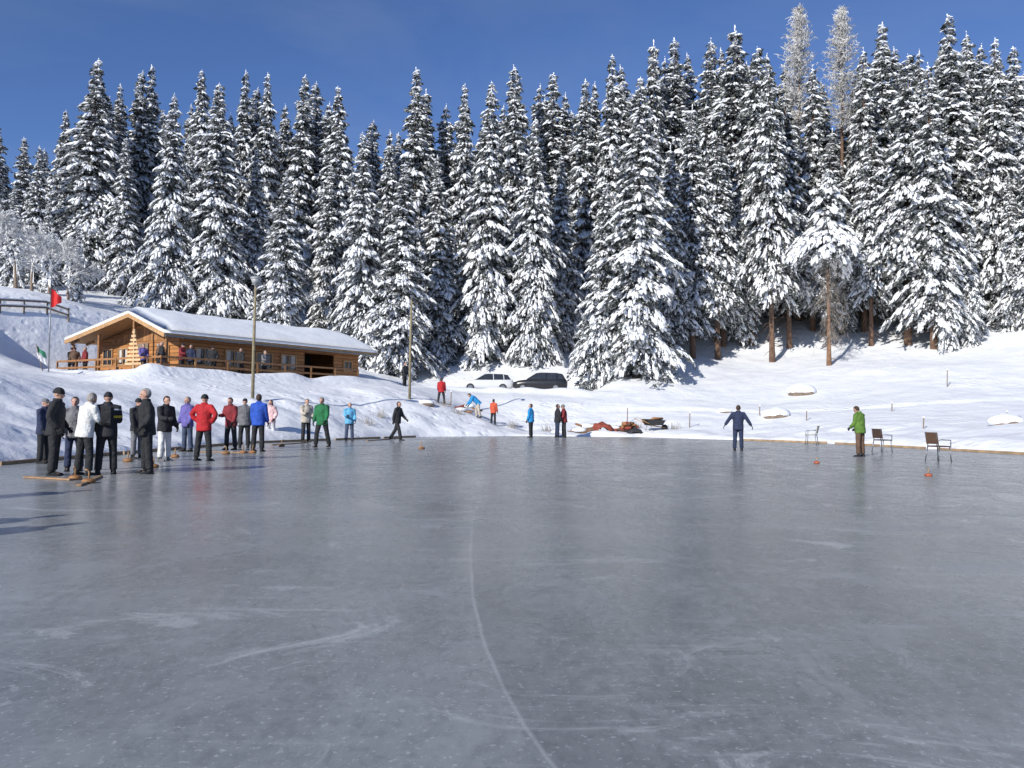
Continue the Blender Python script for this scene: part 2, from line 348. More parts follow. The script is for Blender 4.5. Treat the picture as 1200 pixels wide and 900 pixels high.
def seg_block(P0,P1,r0,r1):
    P0=np.array(P0);P1=np.array(P1);r0=np.array(r0)[:,None];r1=np.array(r1)[:,None]
    d=P1-P0; d/=np.linalg.norm(d,axis=1,keepdims=True)+1e-9
    ref=np.where(np.abs(d[:,2:3])<.9,np.array([[0,0,1.]]),np.array([[1.,0,0]]))
    a=np.cross(d,ref); a/=np.linalg.norm(a,axis=1,keepdims=True); b_=np.cross(d,a)
    vs=[]
    for P,r in((P0,r0),(P1,r1)):
        for k in range(3):
            t=2*math.pi*k/3; vs.append(P+a*math.cos(t)*r+b_*math.sin(t)*r)
    v=np.stack(vs,1).reshape(-1,3); o=6*np.arange(len(P0))[:,None,None]
    f=np.array([[0,1,4,3],[1,2,5,4],[2,0,3,5]])[None]+o; return v,f.reshape(-1,4)
def unit(a): return a/(np.linalg.norm(a,axis=1,keepdims=True)+1e-9)
def crown_blocks(seed,H,Rr,bf,snow,umb=False,pw=1.0):
    rs=np.random.RandomState(seed); PC=[];PE=[];PS=[];NP=[];NE=[];NS=[]; LP0=[];LP1=[]
    z=bf*H; ph1,ph2,ph3=rs.rand(3)*6.28
    while z<H*.985:
        f=z/H; g_=(1-f)/(1-bf)
        tier=1+.15*math.sin(z*1.7+ph1)+.12*math.sin(z*3.7+ph2)
        prof=Rr*(g_**pw)*min(1,.62+(1-g_)*2.6)*tier+.06
        nb=int(4+6.5*g_); a0=rs.rand()*6.28
        for k in range(nb):
            if rs.rand()<.08: continue
            az=a0+6.283*k/nb+rs.normal(0,.3)
            L=prof*rs.uniform(.5,1.28)*(1+.15*math.sin(az*2+ph3+z*.35)+.12*math.sin(az*3-z*.9+seed))+.08
            L=max(L,.1)
            zz=z+rs.uniform(-.28,.28); er=np.array([math.cos(az),math.sin(az),0]); et=np.array([-er[1],er[0],0])
            dr=.32+.50*g_+rs.uniform(-.14,.18); rise=.14+.22*(1-g_)
            if umb: dr=.8
            curve=rs.normal(0,.12)
            def pos(u,lat): return er[None]*(L*u)[:,None]+et[None]*(lat+curve*L*u*u)[:,None]+np.array([[0,0,1.]])*(zz+L*(rise*u-dr*u*u)-np.abs(lat)*.55)[:,None]
            bs=snow*rs.uniform(.6,1.35)
            m=int(bs*L*12.5+rs.uniform(1,3)); u=rs.uniform(.10,1.06,m)**.65
            lat=rs.uniform(-1,1,m)*(.04+.29*L*np.sin(np.pi*np.clip(u*.93,0,1)))
            sl=rise-2*dr*u; a=(.055+.23*rs.rand(m)**1.6)*(.45+.55*min(L/1.8,1))
            PC.append(pos(u,lat)); e1=er[None]*np.ones((m,1))+et[None]*(1.4*lat/(L*.6))[:,None]; e1[:,2]=sl-.25; PE.append(unit(e1))
            PS.append(np.stack([a*rs.uniform(1.3,2.7,m),a*rs.uniform(.45,.85,m),a*rs.uniform(.3,.55,m)],1))
            m=int(L*12)+4; u=rs.uniform(.03,1.08,m)**.8; lat=rs.uniform(-1,1,m)*(.06+.31*L*np.sin(np.pi*np.clip(u*.9,0,1)))
            p=pos(u,lat); p[:,2]-=rs.uniform(.03,.25,m); NP.append(p)
            e=er[None]*.7+et[None]*np.sign(lat)[:,None]*.5+rs.normal(0,.35,(m,3)); e[:,2]-=.65; NE.append(unit(e)); NS.append(rs.uniform(.28,.72,m)*np.where(u<.45,1.7,1)*(.45+.55*min(L/1.2,1)))
            LP0.append((0,0,zz)); q=pos(np.array([.75]),np.array([0.]))[0]; LP1.append(tuple(q))
        z+=.34+.24*g_+rs.uniform(-.08,.08)
    m=4; PC.append(np.stack([rs.normal(0,.03,m),rs.normal(0,.03,m),np.linspace(H*.965,H*.995,m)],1)); PE.append(unit(np.array([[.2,0,1.]]*m))); PS.append(np.array([[.16,.05,.05]]*m)*rs.uniform(.6,1.2,(m,1)))
    Cn=np.concatenate(PC);e1=np.concatenate(PE);S=np.concatenate(PS); up=np.array([[0,0,1.]]); e2=unit(np.cross(up,e1)+1e-6); e3=np.cross(e1,e2)
    pv,pf=pads(Cn,e1,e2,e3,S,rs)
    P=np.concatenate(NP);E=np.concatenate(NE);Sz=np.concatenate(NS)[:,None]; side=unit(np.cross(E,rs.normal(0,1,E.shape)))
    w=Sz*.24; v=np.stack([P,P+E*Sz*.5+side*w,P+E*Sz,P+E*Sz*.5-side*w],1).reshape(-1,3); nf=np.arange(len(v)).reshape(-1,4)
    lv,lf=seg_block(LP0,LP1,[.05]*len(LP0),[.02]*len(LP0))
    return [(pv,pf,1),(v,nf,0),(lv,lf,2)]
def trunk_mesh(H,r,mt,topf=1.0,seed=0,stubs=14):
    mb=MB(); rs=random.Random(seed); pts=[];rr=[]
    for i in range(9):
        t=i/8; pts.append((.12*math.sin(t*3+seed)*t,.1*math.sin(t*4+seed*2)*t,-.6+t*(H*topf+.5))); rr.append(r*(1.25 if i==0 else 1)*(1-t*.93)+.015)
    mb.tube(pts,rr,10)
    for i in range(stubs):
        z=H*rs.uniform(.04,.35); a=rs.random()*6.28; L=rs.uniform(.5,1.6); mb.tube([(0,0,z),(math.cos(a)*L*.6,math.sin(a)*L*.6,z-L*.12),(math.cos(a)*L,math.sin(a)*L,z-L*.45)],[.035,.022,.01],5)
    return mb.mesh('trunk',True,[mt])
variants=[]
for i,(Hh,Rr,bf,sn,pw) in enumerate([(25,3.8,.03,1.15,.9),(25,3.2,.04,1.1,1.05),(25,3.1,.05,1.15,.85),(25,4.4,.03,1.15,1.0),(25,3.1,.16,.95,.9),(25,3.1,.26,.8,.8),(25,3.4,.13,1.0,1.0),(25,3.6,.06,1.35,.95),(25,3.8,.10,1.05,1.1),(25,2.5,.08,1.1,.8)]):
    variants.append((np_mesh('crown',crown_blocks(11+i*7,Hh,Rr,bf,sn,False,pw),[m_needle,m_treesnow,m_barkdark],(1,)),trunk_mesh(Hh,.27,m_bark if i in(4,5,6) else m_barkdark,.97,i,34 if i in(4,5,6) else 10)))
rt=random.Random(5); TG='snow-laden spruces of the forest edge'
def tree(px,pytop,d,var,wid=1.0,lab=None):
    p=sight(px,pytop,d); z=gz(p.x,p.y); h=p.z-z; s=h/25.0; sx=wid*s*rt.uniform(.80,1.12)
    lab=lab or ['tall spruce heavily laden with snow on the slope','slender dark spruce with thinner snow in the forest','tall snowy spruce with bare lower trunk at forest edge'][0 if var in(0,1,2,3,7,8) else (1 if var in(4,6,9) else 2)]
    o=top('spruce_tree',None,(p.x,p.y,z-.1),lab,'tree',TG,0,(sx,sx,s)); o.rotation_euler=(rt.uniform(-.02,.02),rt.uniform(-.02,.02),rt.random()*6.28)
    part('trunk',variants[var][1],o); part('crown',variants[var][0],o); return o
front=[(-8,150,82,1,1),(42,168,80,2,.9),(110,66,84,3,1.05),(78,128,92,0,.9),(92,262,68,7,.9),(140,95,92,8,.9),(165,78,95,2,1),(200,108,76,3,1.0),(182,74,96,1,1),(238,82,90,7,1),(260,95,77,0,.95),(285,82,92,1,1),(312,84,90,8,1.),
 (334,200,74,0,1.05),(352,84,90,1,1),(374,92,93,2,1),(402,100,84,7,1),(430,152,74,3,1.05),(470,188,73,0,1.0),(491,76,88,1,1.05),(518,180,80,2,1),(543,96,90,8,1),(571,92,79,7,.95),(609,74,88,2,1),(629,138,78,3,.8),
 (648,84,92,1,1),(684,90,88,8,1),(712,60,86,1,1),(747,86,69,7,.95),(706,210,70,0,.9),(763,44,86,4,1),(796,40,88,8,1),(830,42,87,6,1),(813,120,78,4,1),(860,28,86,4,1),(882,52,82,5,1.05),(905,78,76,5,.9),(842,150,78,5,1),
 (952,76,84,6,1),(925,110,80,5,1),(1012,52,82,6,1),(1036,26,86,8,1.1),(1062,62,76,5,1.1),(1092,72,74,6,1.05),(1116,12,80,1,1.),(1140,32,84,6,1),(1163,42,78,8,.85),(1190,52,80,1,1),(1215,120,74,0,1),(1250,60,80,1,1),(1110,230,73,1,.75),(1138,250,73,2,.7),(1185,200,75,2,.85),(1020,150,77,5,1),
 (-50,120,80,0,1),(-95,140,85,1,1),(1300,80,80,2,1),(300,170,80,2,.9),(150,160,82,7,.9),(225,170,84,2,.9),(385,190,82,1,.9),(560,190,84,2,.9),(655,180,82,0,.9),(785,170,76,4,1.),(970,150,82,4,1.),(20,215,76,7,.9),(60,230,74,2,.9),
 # slim in-between trees closing the wall
 (125,110,90,9,1),(222,120,92,9,1),(272,130,93,9,1),(338,120,94,9,1),(388,118,92,9,1),(455,150,86,9,1),(525,120,92,9,1),(590,120,92,9,1),(632,98,93,9,1),(668,105,92,9,1),(698,92,93,9,1),(728,74,93,9,1),(780,62,93,9,1),(812,58,92,9,1),(845,52,93,9,1),(872,70,90,9,1),(894,60,92,9,1),(918,70,90,9,1),(965,90,90,9,1),(1000,80,90,9,1),(1024,60,91,9,1),(1050,50,92,9,1),(1076,56,92,9,1),(1102,48,92,9,1),(1128,44,92,9,1),(1152,50,93,9,1),(1176,60,92,9,1),(1204,70,92,9,1),(1080,150,80,9,1),(1128,130,80,9,1),(985,190,82,9,1),(765,150,80,9,1),(870,170,82,9,1)]
for t in front: tree(*t)
prof=sorted([(f[0],f[1]) for f in front if f[1]<135]); PX=[p[0] for p in prof];PY=[p[1] for p in prof]
for i in range(46):
    px=-60+i*29+rt.uniform(-9,9); d=rt.uniform(94,106); y=np.interp(px,PX,PY)+rt.uniform(14,70); tree(px,y,d,rt.choice([4,6,1,2,8]),1.25,'spruce standing deeper in the snowy forest')
for i in range(8):
    px=rt.uniform(760,1240); d=rt.uniform(80,92); y=rt.uniform(110,200); tree(px,y,d,rt.choice([4,5,6]),1.1)
def lone():
    p=sight(971,198,71); z=gz(p.x,p.y); H=p.z-z
    o=top('spruce_tree',None,(p.x,p.y,z-.1),'lone half-bare spruce with snow cap and hanging brown branches','tree',TG)
    part('trunk',trunk_mesh(H,.19,mat('bark_orange',(.23,.13,.075),.9,.35,3,.6,12),.97,3,4),o)
    bl=crown_blocks(91,H,3.4,.62,1.9,umb=True)
    rs=np.random.RandomState(4); P0=[];P1=[];r0=[];r1=[]
    for i in range(130):
        zz=H*rs.uniform(.14,.72); a=rs.rand()*6.28; L=rs.uniform(.7,2.8)*(.55+.5*zz/H); e=np.array([math.cos(a),math.sin(a),0]); prev=np.array([0,0,zz]); 
        for k in range(1,6):
            u=k/5; q=e*L*u*(1-.15*u)+np.array([0,0,zz-L*.7*u*u]); P0.append(prev);P1.append(q);r0.append(.024*(1.1-u)+.007);r1.append(.018*(1-u)+.007)
            for j in range(2):
                s=q+rs.normal(0,.06,3); P0.append(s);P1.append(s+np.array([rs.normal(0,.2),rs.normal(0,.2),-rs.uniform(.2,.8)]));r0.append(.012);r1.append(.005)
            prev=q
    v,f=seg_block(P0,P1,r0,r1); bl.append((v,f,3))
    part('crown',np_mesh('crown',bl,[m_needle,m_treesnow,m_barkdark,m_browntwig],(1,)),o)
lone()
def larch(px,py,d):
    p=sight(px,py,d); z=gz(p.x,p.y); H=p.z-z
    o=top('larch_tree',None,(p.x,p.y,z-.1),'tall bare larch with frosted pale twigs','tree','bare larches among the spruces')
    part('trunk',trunk_mesh(H,.3,m_bark,.98,5),o)
    rs=np.random.RandomState(int(px)); P0=[];P1=[];r0=[];r1=[]; z_=.6
    while z_<.99:
        f=z_; z_+=rs.uniform(.003,.010)*(1.3-f); zz=H*f; 
        for _ in range(rs.randint(2,5)):
            a=rs.rand()*6.28; L=(5.6*(1-f)**.65+.15)*rs.uniform(.3,1.15); e=np.array([math.cos(a),math.sin(a),0]); prev=np.array([0,0,zz])
            for k in range(1,6):
                u=k/5; q=e*L*u+np.array([0,0,zz+L*(-.15*u+.4*u*u)])+rs.normal(0,.04,3); P0.append(prev);P1.append(q);r0.append(.045*(1.1-u)+.018);r1.append(.03*(1-u)+.018)
                for j in range(int(2+L)):
                    s=prev+(q-prev)*rs.rand(); P0.append(s);P1.append(s+rs.normal(0,.22,3)+np.array([0,0,-.1]));r0.append(.034);r1.append(.016)
                prev=q
    v,f=seg_block(P0,P1,r0,r1); part('crown',np_mesh('crown',[(v,f,0)],[m_larch]),o)
larch(936,4,88); larch(986,5,89)
def frosty(px,py,d,h,sp,seed):
    p=sight(px,py,d); z=gz(p.x,p.y)
    o=top('deciduous_tree',None,(p.x,p.y,z-.1),'leafless small tree covered in white hoarfrost on the hill','tree','frosted bare trees on the hill')
    r=random.Random(seed); P0=[];P1=[];r0=[];r1=[]
    def grow(p,dv,L,rr,dep):
        q=p+dv*L
        P0.append(tuple(p));P1.append(tuple(q));r0.append(rr);r1.append(rr*.7)
        if dep==0: return
        for k in range(3 if dep>1 else 5):
            nd=(dv+Vector((r.gauss(0,.5*sp),r.gauss(0,.5*sp),r.gauss(.0,.38)))).normalized(); grow(p+dv*L*r.uniform(.5,1),nd,L*r.uniform(.6,.85),max(rr*.62,.026),dep-1)
    grow(Vector((0,0,h*.12)),Vector((0,0,1)),h*.22,h*.018,6)
    part('trunk',trunk_mesh(h*.35,h*.02,m_woodgrey,.9,seed,0),o)
    v,f=seg_block(P0,P1,r0,r1); part('crown',np_mesh('crown',[(v,f,0)],[m_frost]),o)
frosty(18,330,62,9.0,1.1,1); frosty(58,340,62,6.5,1.1,2); frosty(38,330,66,9,1.0,4); frosty(-8,330,60,9.5,1.,5); frosty(80,345,66,6.5,1.,8)
# ------------------------------------------------------------ cabin
cabin=top('wooden_cabin',None,CAB,'long orange timber cabin with snow-covered gable roof on the bank','building',None,CANG)
H0=2.15; RH=3.45; LX=17; WY=10.4; mid=3.5
x0,x1,y0,y1=1.6,16.2,1.0,9.4
def roofz(y): return H0+(RH-H0)*((y/mid) if y<mid else (WY-y)/(WY-mid))-.06
t=.12; mb=MB()
def wallx(xa,xb,y,za,zb): mb.box(((xa+xb)/2,y,(za+zb)/2),(xb-xa,t,zb-za),0)
hh=roofz(y0+t)-.02; hb=roofz(y1-t)-.02
wallx(x0,11.1,y0+t/2,0,hh); wallx(13.8,x1,y0+t/2,0,hh); wallx(11.1,13.8,y0+t/2,1.95,hh)
wallx(x0,x1,y1-t/2,0,hb)
for X in (x0,x1-t):
    poly=[(X,y0+t+.002,0),(X,y1-t-.002,0),(X,y1-t-.002,hb),(X,mid,roofz(mid)),(X,y0+t+.002,hh)]; p2=[(a+t,b_,c_) for a,b_,c_ in poly]
    mb.add(poly+p2,[(4,3,2,1,0),(5,6,7,8,9)]+[(i,(i+1)%5,5+(i+1)%5,5+i) for i in range(5)],0)
part('wall',mb.mesh('wall',mats=[m_logs]),cabin)
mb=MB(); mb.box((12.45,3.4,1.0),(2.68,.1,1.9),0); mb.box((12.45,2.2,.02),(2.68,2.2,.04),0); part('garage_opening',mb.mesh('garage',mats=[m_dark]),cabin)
mb=MB()
def slab(mb,za,zb,xa,xb,ya,yb,mi,lump=0,nx=34,ny=8,thick=.14,seed=0):
    for side in (0,1):
        vs=[];fs=[]
        for lay in(0,1):
            for i in range(nx+1):
                for j in range(ny+1):
                    u=i/nx;v=j/ny; x=xa+(xb-xa)*u; y=(mid+(ya-mid)*v) if side==0 else (mid+(yb-mid)*v)
                    z=zb+(za-zb)*v+ (thick if lay else 0)
                    if lump and lay:
                        e=min(u,1-u)*(xb-xa); e2=(1-v)*abs(ya-mid); k=min(1,e/.35)*min(1,e2/.35); z=zb+(za-zb)*v+thick*(.45+.55*math.sqrt(k))+lump*float(vn(np.array(x*1.3+seed),np.array(y*1.3)))*k
                    vs.append((x,y,z))
        nn=(nx+1)*(ny+1)
        idx=lambda l,i,j:l*nn+i*(ny+1)+j
        for i in range(nx):
            for j in range(ny):
                fs.append((idx(1,i,j),idx(1,i+1,j),idx(1,i+1,j+1),idx(1,i,j+1))); fs.append((idx(0,i,j),idx(0,i,j+1),idx(0,i+1,j+1),idx(0,i+1,j)))
            fs.append((idx(0,i,ny),idx(0,i+1,ny),idx(1,i+1,ny),idx(1,i,ny)))
        for j in range(ny):
            fs.append((idx(0,0,j),idx(0,0,j+1),idx(1,0,j+1),idx(1,0,j))); fs.append((idx(0,nx,j),idx(1,nx,j),idx(1,nx,j+1),idx(0,nx,j+1)))
        if side==0: fs=[tuple(reversed(f)) for f in fs]
        mb.add(vs,fs,mi)
slab(mb,H0,RH,0,LX,0,WY,0,nx=1,ny=1)
for i in range(18):
    x=.3+i*(LX-.6)/17
    mb.beam((x,.1,roofz(.1)-.03),(x,.98,roofz(.98)-.03),.1,.12,0); mb.beam((x,WY-.1,roofz(WY-.1)-.03),(x,WY-.98,roofz(WY-.98)-.03),.1,.12,0)
for xa in (-.03,LX+.03):
    for ya in (-.05,WY+.05): mb.beam((xa,ya,H0+.02),(xa,mid,RH+.04),.05,.24,0)
mb.box((LX/2,-.04,H0+.03),(LX,.05,.2),0)
roof=part('roof',mb.mesh('roof',mats=[m_woodlt]),cabin)
mb=MB(); slab(mb,H0+.15,RH+.15,-.06,LX+.06,-.08,WY+.08,0,lump=.16,thick=.42); part('snow_layer',mb.mesh('snow',True,[m_roofsnow]),roof)
mb=MB(); mb.tube([(-.02,-.12,H0-.02),(LX,-.12,H0-.06)],[.06,.06],8); part('gutter',mb.mesh('gutter',mats=[m_metal]),roof)
mb=MB()
for X,rv in((x0-.03,False),(x0-.006,True)): mb.add([(X,y0+.35,2.12),(X,y1-.9,2.12),(X,mid,roofz(mid)-.18)],[(0,1,2) if rv else (2,1,0)])
part('gable_cladding',mb.mesh('gc',mats=[m_boards]),cabin)
def window(cx,cy,cz,w,h,onlong,curt):
    fr=MB(); gl=MB()
    rot=None if onlong else Matrix.Rotation(rad(-90),3,'Z')
    def bx(m,c,s):
        v=Vector(c)
        if rot is not None: v=rot@v
        m.box(v,s,0,rot)
    y=-.04
    for sx in(-1,1): bx(fr,(sx*w/2,y,0),(.09,.09,h+.09))
    for sz in(-1,1): bx(fr,(0,y,sz*h/2),(w-.091,.08,.09))
    bx(fr,(0,y,0),(.05,.07,h-.1))
    wo=part('window',fr.mesh('window_frame',mats=[m_woodlt]),cabin,(cx,cy,cz))
    bx(gl,(0,-.012,0),(w-.09,.02,h-.09)); part('pane',gl.mesh('pane',mats=[m_glass]),wo)
    if curt:
        for sx in(-1,1):
            c_=MB(); bx(c_,(sx*w*.33,-.026,.05),(w*.26,.006,h-.2)); part('curtain',c_.mesh('curtain',mats=[m_curtain]),wo)
for cx,cu_ in((3.3,1),(5.4,1),(7.7,0),(9.7,1)): window(cx,y0,1.2,1.25,1.0,True,cu_)
window(15.1,y0,1.25,.8,.7,True,0)
for cy,cu_ in((2.4,1),(6.6,1),(8.3,0)): window(x0,cy,1.25,1.0,1.0,False,cu_)
mb=MB(); mb.box((x0-.04,4.5,1.0),(.08,1.1,2.0)); dr=part('door',mb.mesh('door',mats=[m_woodgrey]),cabin)
mb=MB(); mb.tube([(x0-.12,4.2,1.0),(x0-.12,4.2,1.12)],[.015,.015],6); part('handle',mb.mesh('h',mats=[m_metal]),dr)
for (x,y) in ((.35,.3),(.35,WY-.3),(.35,3.5),(.35,7.2)):
    mb=MB(); ht=roofz(y)-.1; mb.box((x,y,ht/2-.1),(.15,.15,ht+.2),0,None,.02); part('post',mb.mesh('post',mats=[m_wood]),cabin)
mb=MB(); mb.box((5.9,-.55,-.12),(14.8,3.0,.24)); mb.box((.05,5.2,-.125),(3.1,8.45,.23))
deck=top('wooden_deck',mb.mesh('deck',mats=[m_woodgrey]),CAB,'low timber terrace wrapping around the cabin','deck',None,CANG)
def railing(pts,z,h):
    mb=MB()
    for a,b_ in zip(pts[:-1],pts[1:]):
        a=Vector((*a,z));b_=Vector((*b_,z)); nseg=max(1,int((b_-a).length/1.9))
        for i in range(nseg+1):
            p=a.lerp(b_,i/nseg); mb.box(p+Vector((0,0,h/2)),(.08,.08,h))
        for zz in(.42,h-.02): mb.beam(a+Vector((0,.0,zz)),b_+Vector((0,0,zz)),.04,.11)
    return mb.mesh('railing',mats=[m_wood])
top('wooden_railing',railing([(13.2,-1.95),(-1.4,-1.95),(-1.4,8.6)],0,.85),CAB,'wooden terrace railing with two horizontal rails','railing',None,CANG)
mb=MB(); mb.box((0,0,1.0),(.07,.07,2.0))
for i in range(9):
    w=1.15*(1-i/9.5); mb.box((0,-.045,.25+i*.2),(w,.03,.11))
pd=Matrix.Rotation(CANG,3,'Z')@Vector((-2.2,-.7,0))+CAB; pd.z=gz(pd.x,pd.y)+.2
top('wooden_tree_decoration',mb.mesh('dec',mats=[mat('pale_slats',(.58,.38,.20),.6)]),pd,'triangular slatted wooden tree decoration beside the terrace','decoration',None,rad(-25),1.05)
# ------------------------------------------------------------ poles, lamps, flags
def lamp(px,py,d,h,round_):
    p=sight(px,py,d); z=gz(p.x,p.y)
    o=top('street_lamp',None,(p.x,p.y,z),'tall wooden pole lamp with round grey head on the snow bank' if round_ else 'weathered wooden lamp pole with small angled head in the snow','lamp','lamp poles around the rink')
    mb=MB(); mb.tube([(0,0,-.5),(0,0,h*.5),(0.03,0,h)],[.085,.075,.055],10); part('pole',mb.mesh('pole',True,[m_pole]),o)
    if round_:
        mb=MB(); mb.tube([(.03,0,h),(.03,0,h+.1),(.03,0,h+.12)],[.06,.08,.2],14); mb.ell((.03,0,h+.42),(.27,.27,.10)); mb.tube([(.03,0,h+.14),(.03,0,h+.40)],[.15,.24],14); part('lamp_head',mb.mesh('head',True,[m_lamp]),o)
    else:
        mb=MB(); mb.tube([(0,0,h-.1),(.1,-.35,h+.05)],[.03,.03],8); mb.box((.12,-.5,h+.06),(.2,.4,.12),0,Matrix.Rotation(.3,3,'X'),.02); part('lamp_head',mb.mesh('head',mats=[m_metal]),o)
lamp(296,467,40,5.4,True); lamp(480,463,50,6.1,False)
p=sight(57,432,43); z=gz(p.x,p.y); hp=sight(57,337,43).z-z
fo=top('flagpole',None,(p.x,p.y,z),'thin grey flagpole with small red flag','flag')
mb=MB(); mb.tube([(0,0,-.3),(0,0,hp)],[.035,.025],8); part('pole',mb.mesh('p',True,[m_metal]),fo)
mb=MB(); vs=[];fs=[]
for i in range(9):
    for j in range(6):
        u=i/8;v=j/5; vs.append((.03+.5*u,.1*math.sin(u*7),hp-.05-1.0*v-.35*u*(1-v)*1.2+ .25*u*v))
for i in range(8):
    for j in range(5): fs.append((i*6+j,(i+1)*6+j,(i+1)*6+j+1,i*6+j+1))
mb.add(vs,fs); part('flag',mb.mesh('flag',True,[m_red]),fo)
p=sight(45,425,43); z=gz(p.x,p.y)
o=top('banner',None,(p.x,p.y,z),'leaning pole with folded green and white cloth banner','flag')
mb=MB(); mb.tube([(.3,0,-.3),(-.15,0,1.35)],[.025,.02],8); part('pole',mb.mesh('p',True,[m_woodgrey]),o)
mb=MB()
for k,mi in((0,0),(1,1)):
    vs=[];fs=[]
    for i in range(7):
        for j in range(5): u=i/6;v=j/4; vs.append((-.15+.45*u+.12*v,.07*math.sin(u*8+k),1.3-.35*k-.35*v-.35*u))
    for i in range(6):
        for j in range(4): fs.append((i*5+j,(i+1)*5+j,(i+1)*5+j+1,i*5+j+1))
    mb.add(vs,fs,mi)
part('cloth',mb.mesh('c',True,[mat('green_cloth',(.03,.18,.10),.8),m_white]),o)
def fence(pts,label,h=1.0,m=m_woodgrey,rails=2,group=None):
    P=[Vector(p) for p in pts]; org=P[0].copy(); mb=MB()
    for q in P: mb.tube([q-org+Vector((0,0,-.4)),q-org+Vector((0,0,h))],[.06,.055],7)
    for a,b_ in zip(P[:-1],P[1:]):
        for r in range(rails):
            zz=h*(.45+.42*r); mb.beam(a-org+Vector((0,-.07,zz)),b_-org+Vector((0,-.07,zz)),.05,.12)
            mb.beam(a-org+Vector((0,-.07,zz+.09)),b_-org+Vector((0,-.07,zz+.09)),.07,.06,1)
    return top('wooden_fence',mb.mesh('fence',mats=[m,m_roofsnow]),org,label,'fence',group)
def gp(px,py,d):
    p=sight(px,py,d); return (p.x,p.y,gz(p.x,p.y))
fence([hit(-30,364),hit(0,366),hit(28,369),hit(55,374),hit(80,380)],'snow-topped wooden rail fence climbing the hill',.9)
# ------------------------------------------------------------ cars
def car(px,d,paint,label,suv,rz):
    p=sight(px,455,d); z=gz(p.x,p.y)+.02
    o=top('parked_car',None,(p.x,p.y,z),label,'car','cars parked at the forest edge',rz)
    L=4.4;k=1.05 if suv else 1.0
    st=[(0,.45,.62,.62),(.08,.3,.74,.80),(.5,.25,.84*k,.88),(1.15,.25,.93*k,.9),(2.2,.22,.96*k,.91),(3.4,.22,.98*k,.91),(4.1,.27,.99*k,.88),(4.35,.32,.9*k,.82),(4.4,.45,.7,.72)]
    mb=MB(); vs=[];fs=[]
    for x,zb,zt,w in st:
        for y,zz in((-w*.85,zb),(-w,zb+.12),(-w,(zb+zt)/2+.05),(-w*.96,zt-.05),(-w*.86,zt),(w*.86,zt),(w*.96,zt-.05),(w,(zb+zt)/2+.05),(w,zb+.12),(w*.85,zb)): vs.append((x-L/2,y,zz))
    m=len(st)
    for i in range(m-1):
        for j in range(10): fs.append((i*10+j,i*10+(j+1)%10,(i+1)*10+(j+1)%10,(i+1)*10+j))
    fs+= [tuple(range(9,-1,-1)),tuple(range((m-1)*10,m*10))]
    mb.add(vs,[tuple(reversed(f)) for f in fs]); body=part('body',mb.mesh('body',True,[paint]),o)
    zr=1.45*k; zb=.94*k
    g=[(1.15,zb,zb+.01,.78,.76),(1.95,zb,zr-.05,.8,.62),(2.3,zb,zr,.82,.64),(3.5,zb,zr-.02,.82,.64),(4.0,zb,zr-.1,.8,.6),(4.3,zb,zb+.03,.76,.72)]
    mb=MB(); vs=[];fs=[]
    for x,a,b_,w,w2 in g: vs+=[(x-L/2,-w,a),(x-L/2,-w2,b_),(x-L/2,w2,b_),(x-L/2,w,a)]
    for i in range(len(g)-1):
        for j in range(3): fs.append((i*4+j,(i+1)*4+j,(i+1)*4+j+1,i*4+j+1))
    mb.add(vs,fs); part('window',mb.mesh('win',False,[m_glass]),o)
    mb=MB(); vs=[]
    for x,a,b_,w,w2 in g[1:5]: vs+=[(x-L/2,-w2-.015,b_-.05),(x-L/2,-w2+.03,b_+.025),(x-L/2,w2-.03,b_+.025),(x-L/2,w2+.015,b_-.05)]
    fs=[]
    for i in range(3):
        for j in range(3): fs.append((i*4+j,(i+1)*4+j,(i+1)*4+j+1,i*4+j+1))
    mb.add(vs,fs)
    for sy in(-1,1):
        for (xa,za,wa,xb,zb2,wb) in ((1.18,zb,.79,1.97,zr-.04,.635),(2.75,zb,.83,2.72,zr,.655),(3.6,zb,.83,3.55,zr-.02,.655),(4.25,zb,.78,3.98,zr-.1,.62)):
            mb.beam((xa-L/2,sy*wa,za),(xb-L/2,sy*wb,zb2),.05,.07)
    part('roof',mb.mesh('roof',False,[paint]),o)
    for x in(.85,3.5):
        for sy in(-1,1):
            wm=MB(); wm.tube([(0,-.1,0),(0,-.09,0),(0,.09,0),(0,.1,0)],[.29,.32,.32,.29],20); w=part('wheel',wm.mesh('tyre',True,[m_tyre]),o,(x-L/2,sy*.83,.32))
            wm=MB(); wm.tube([(0,-.11,0),(0,.11,0)],[.2,.2],16); part('rim',wm.mesh('rim',False,[m_metal]),w)
    for sy in(-1,1):
        mb=MB(); mb.ell((0,0,0),(.12,.17,.07)); part('headlight',mb.mesh('hl',True,[m_hl]),o,(.14-L/2,sy*.6,.66)); part('taillight',mb.mesh('tl',True,[m_red2]),o,(4.3-L/2,sy*.62,.8))
car(570,68.2,m_white,'white estate car parked on the snowy track',False,rad(4))
car(633,67.2,m_black,'black off-road car parked beside a white car',True,rad(-6))
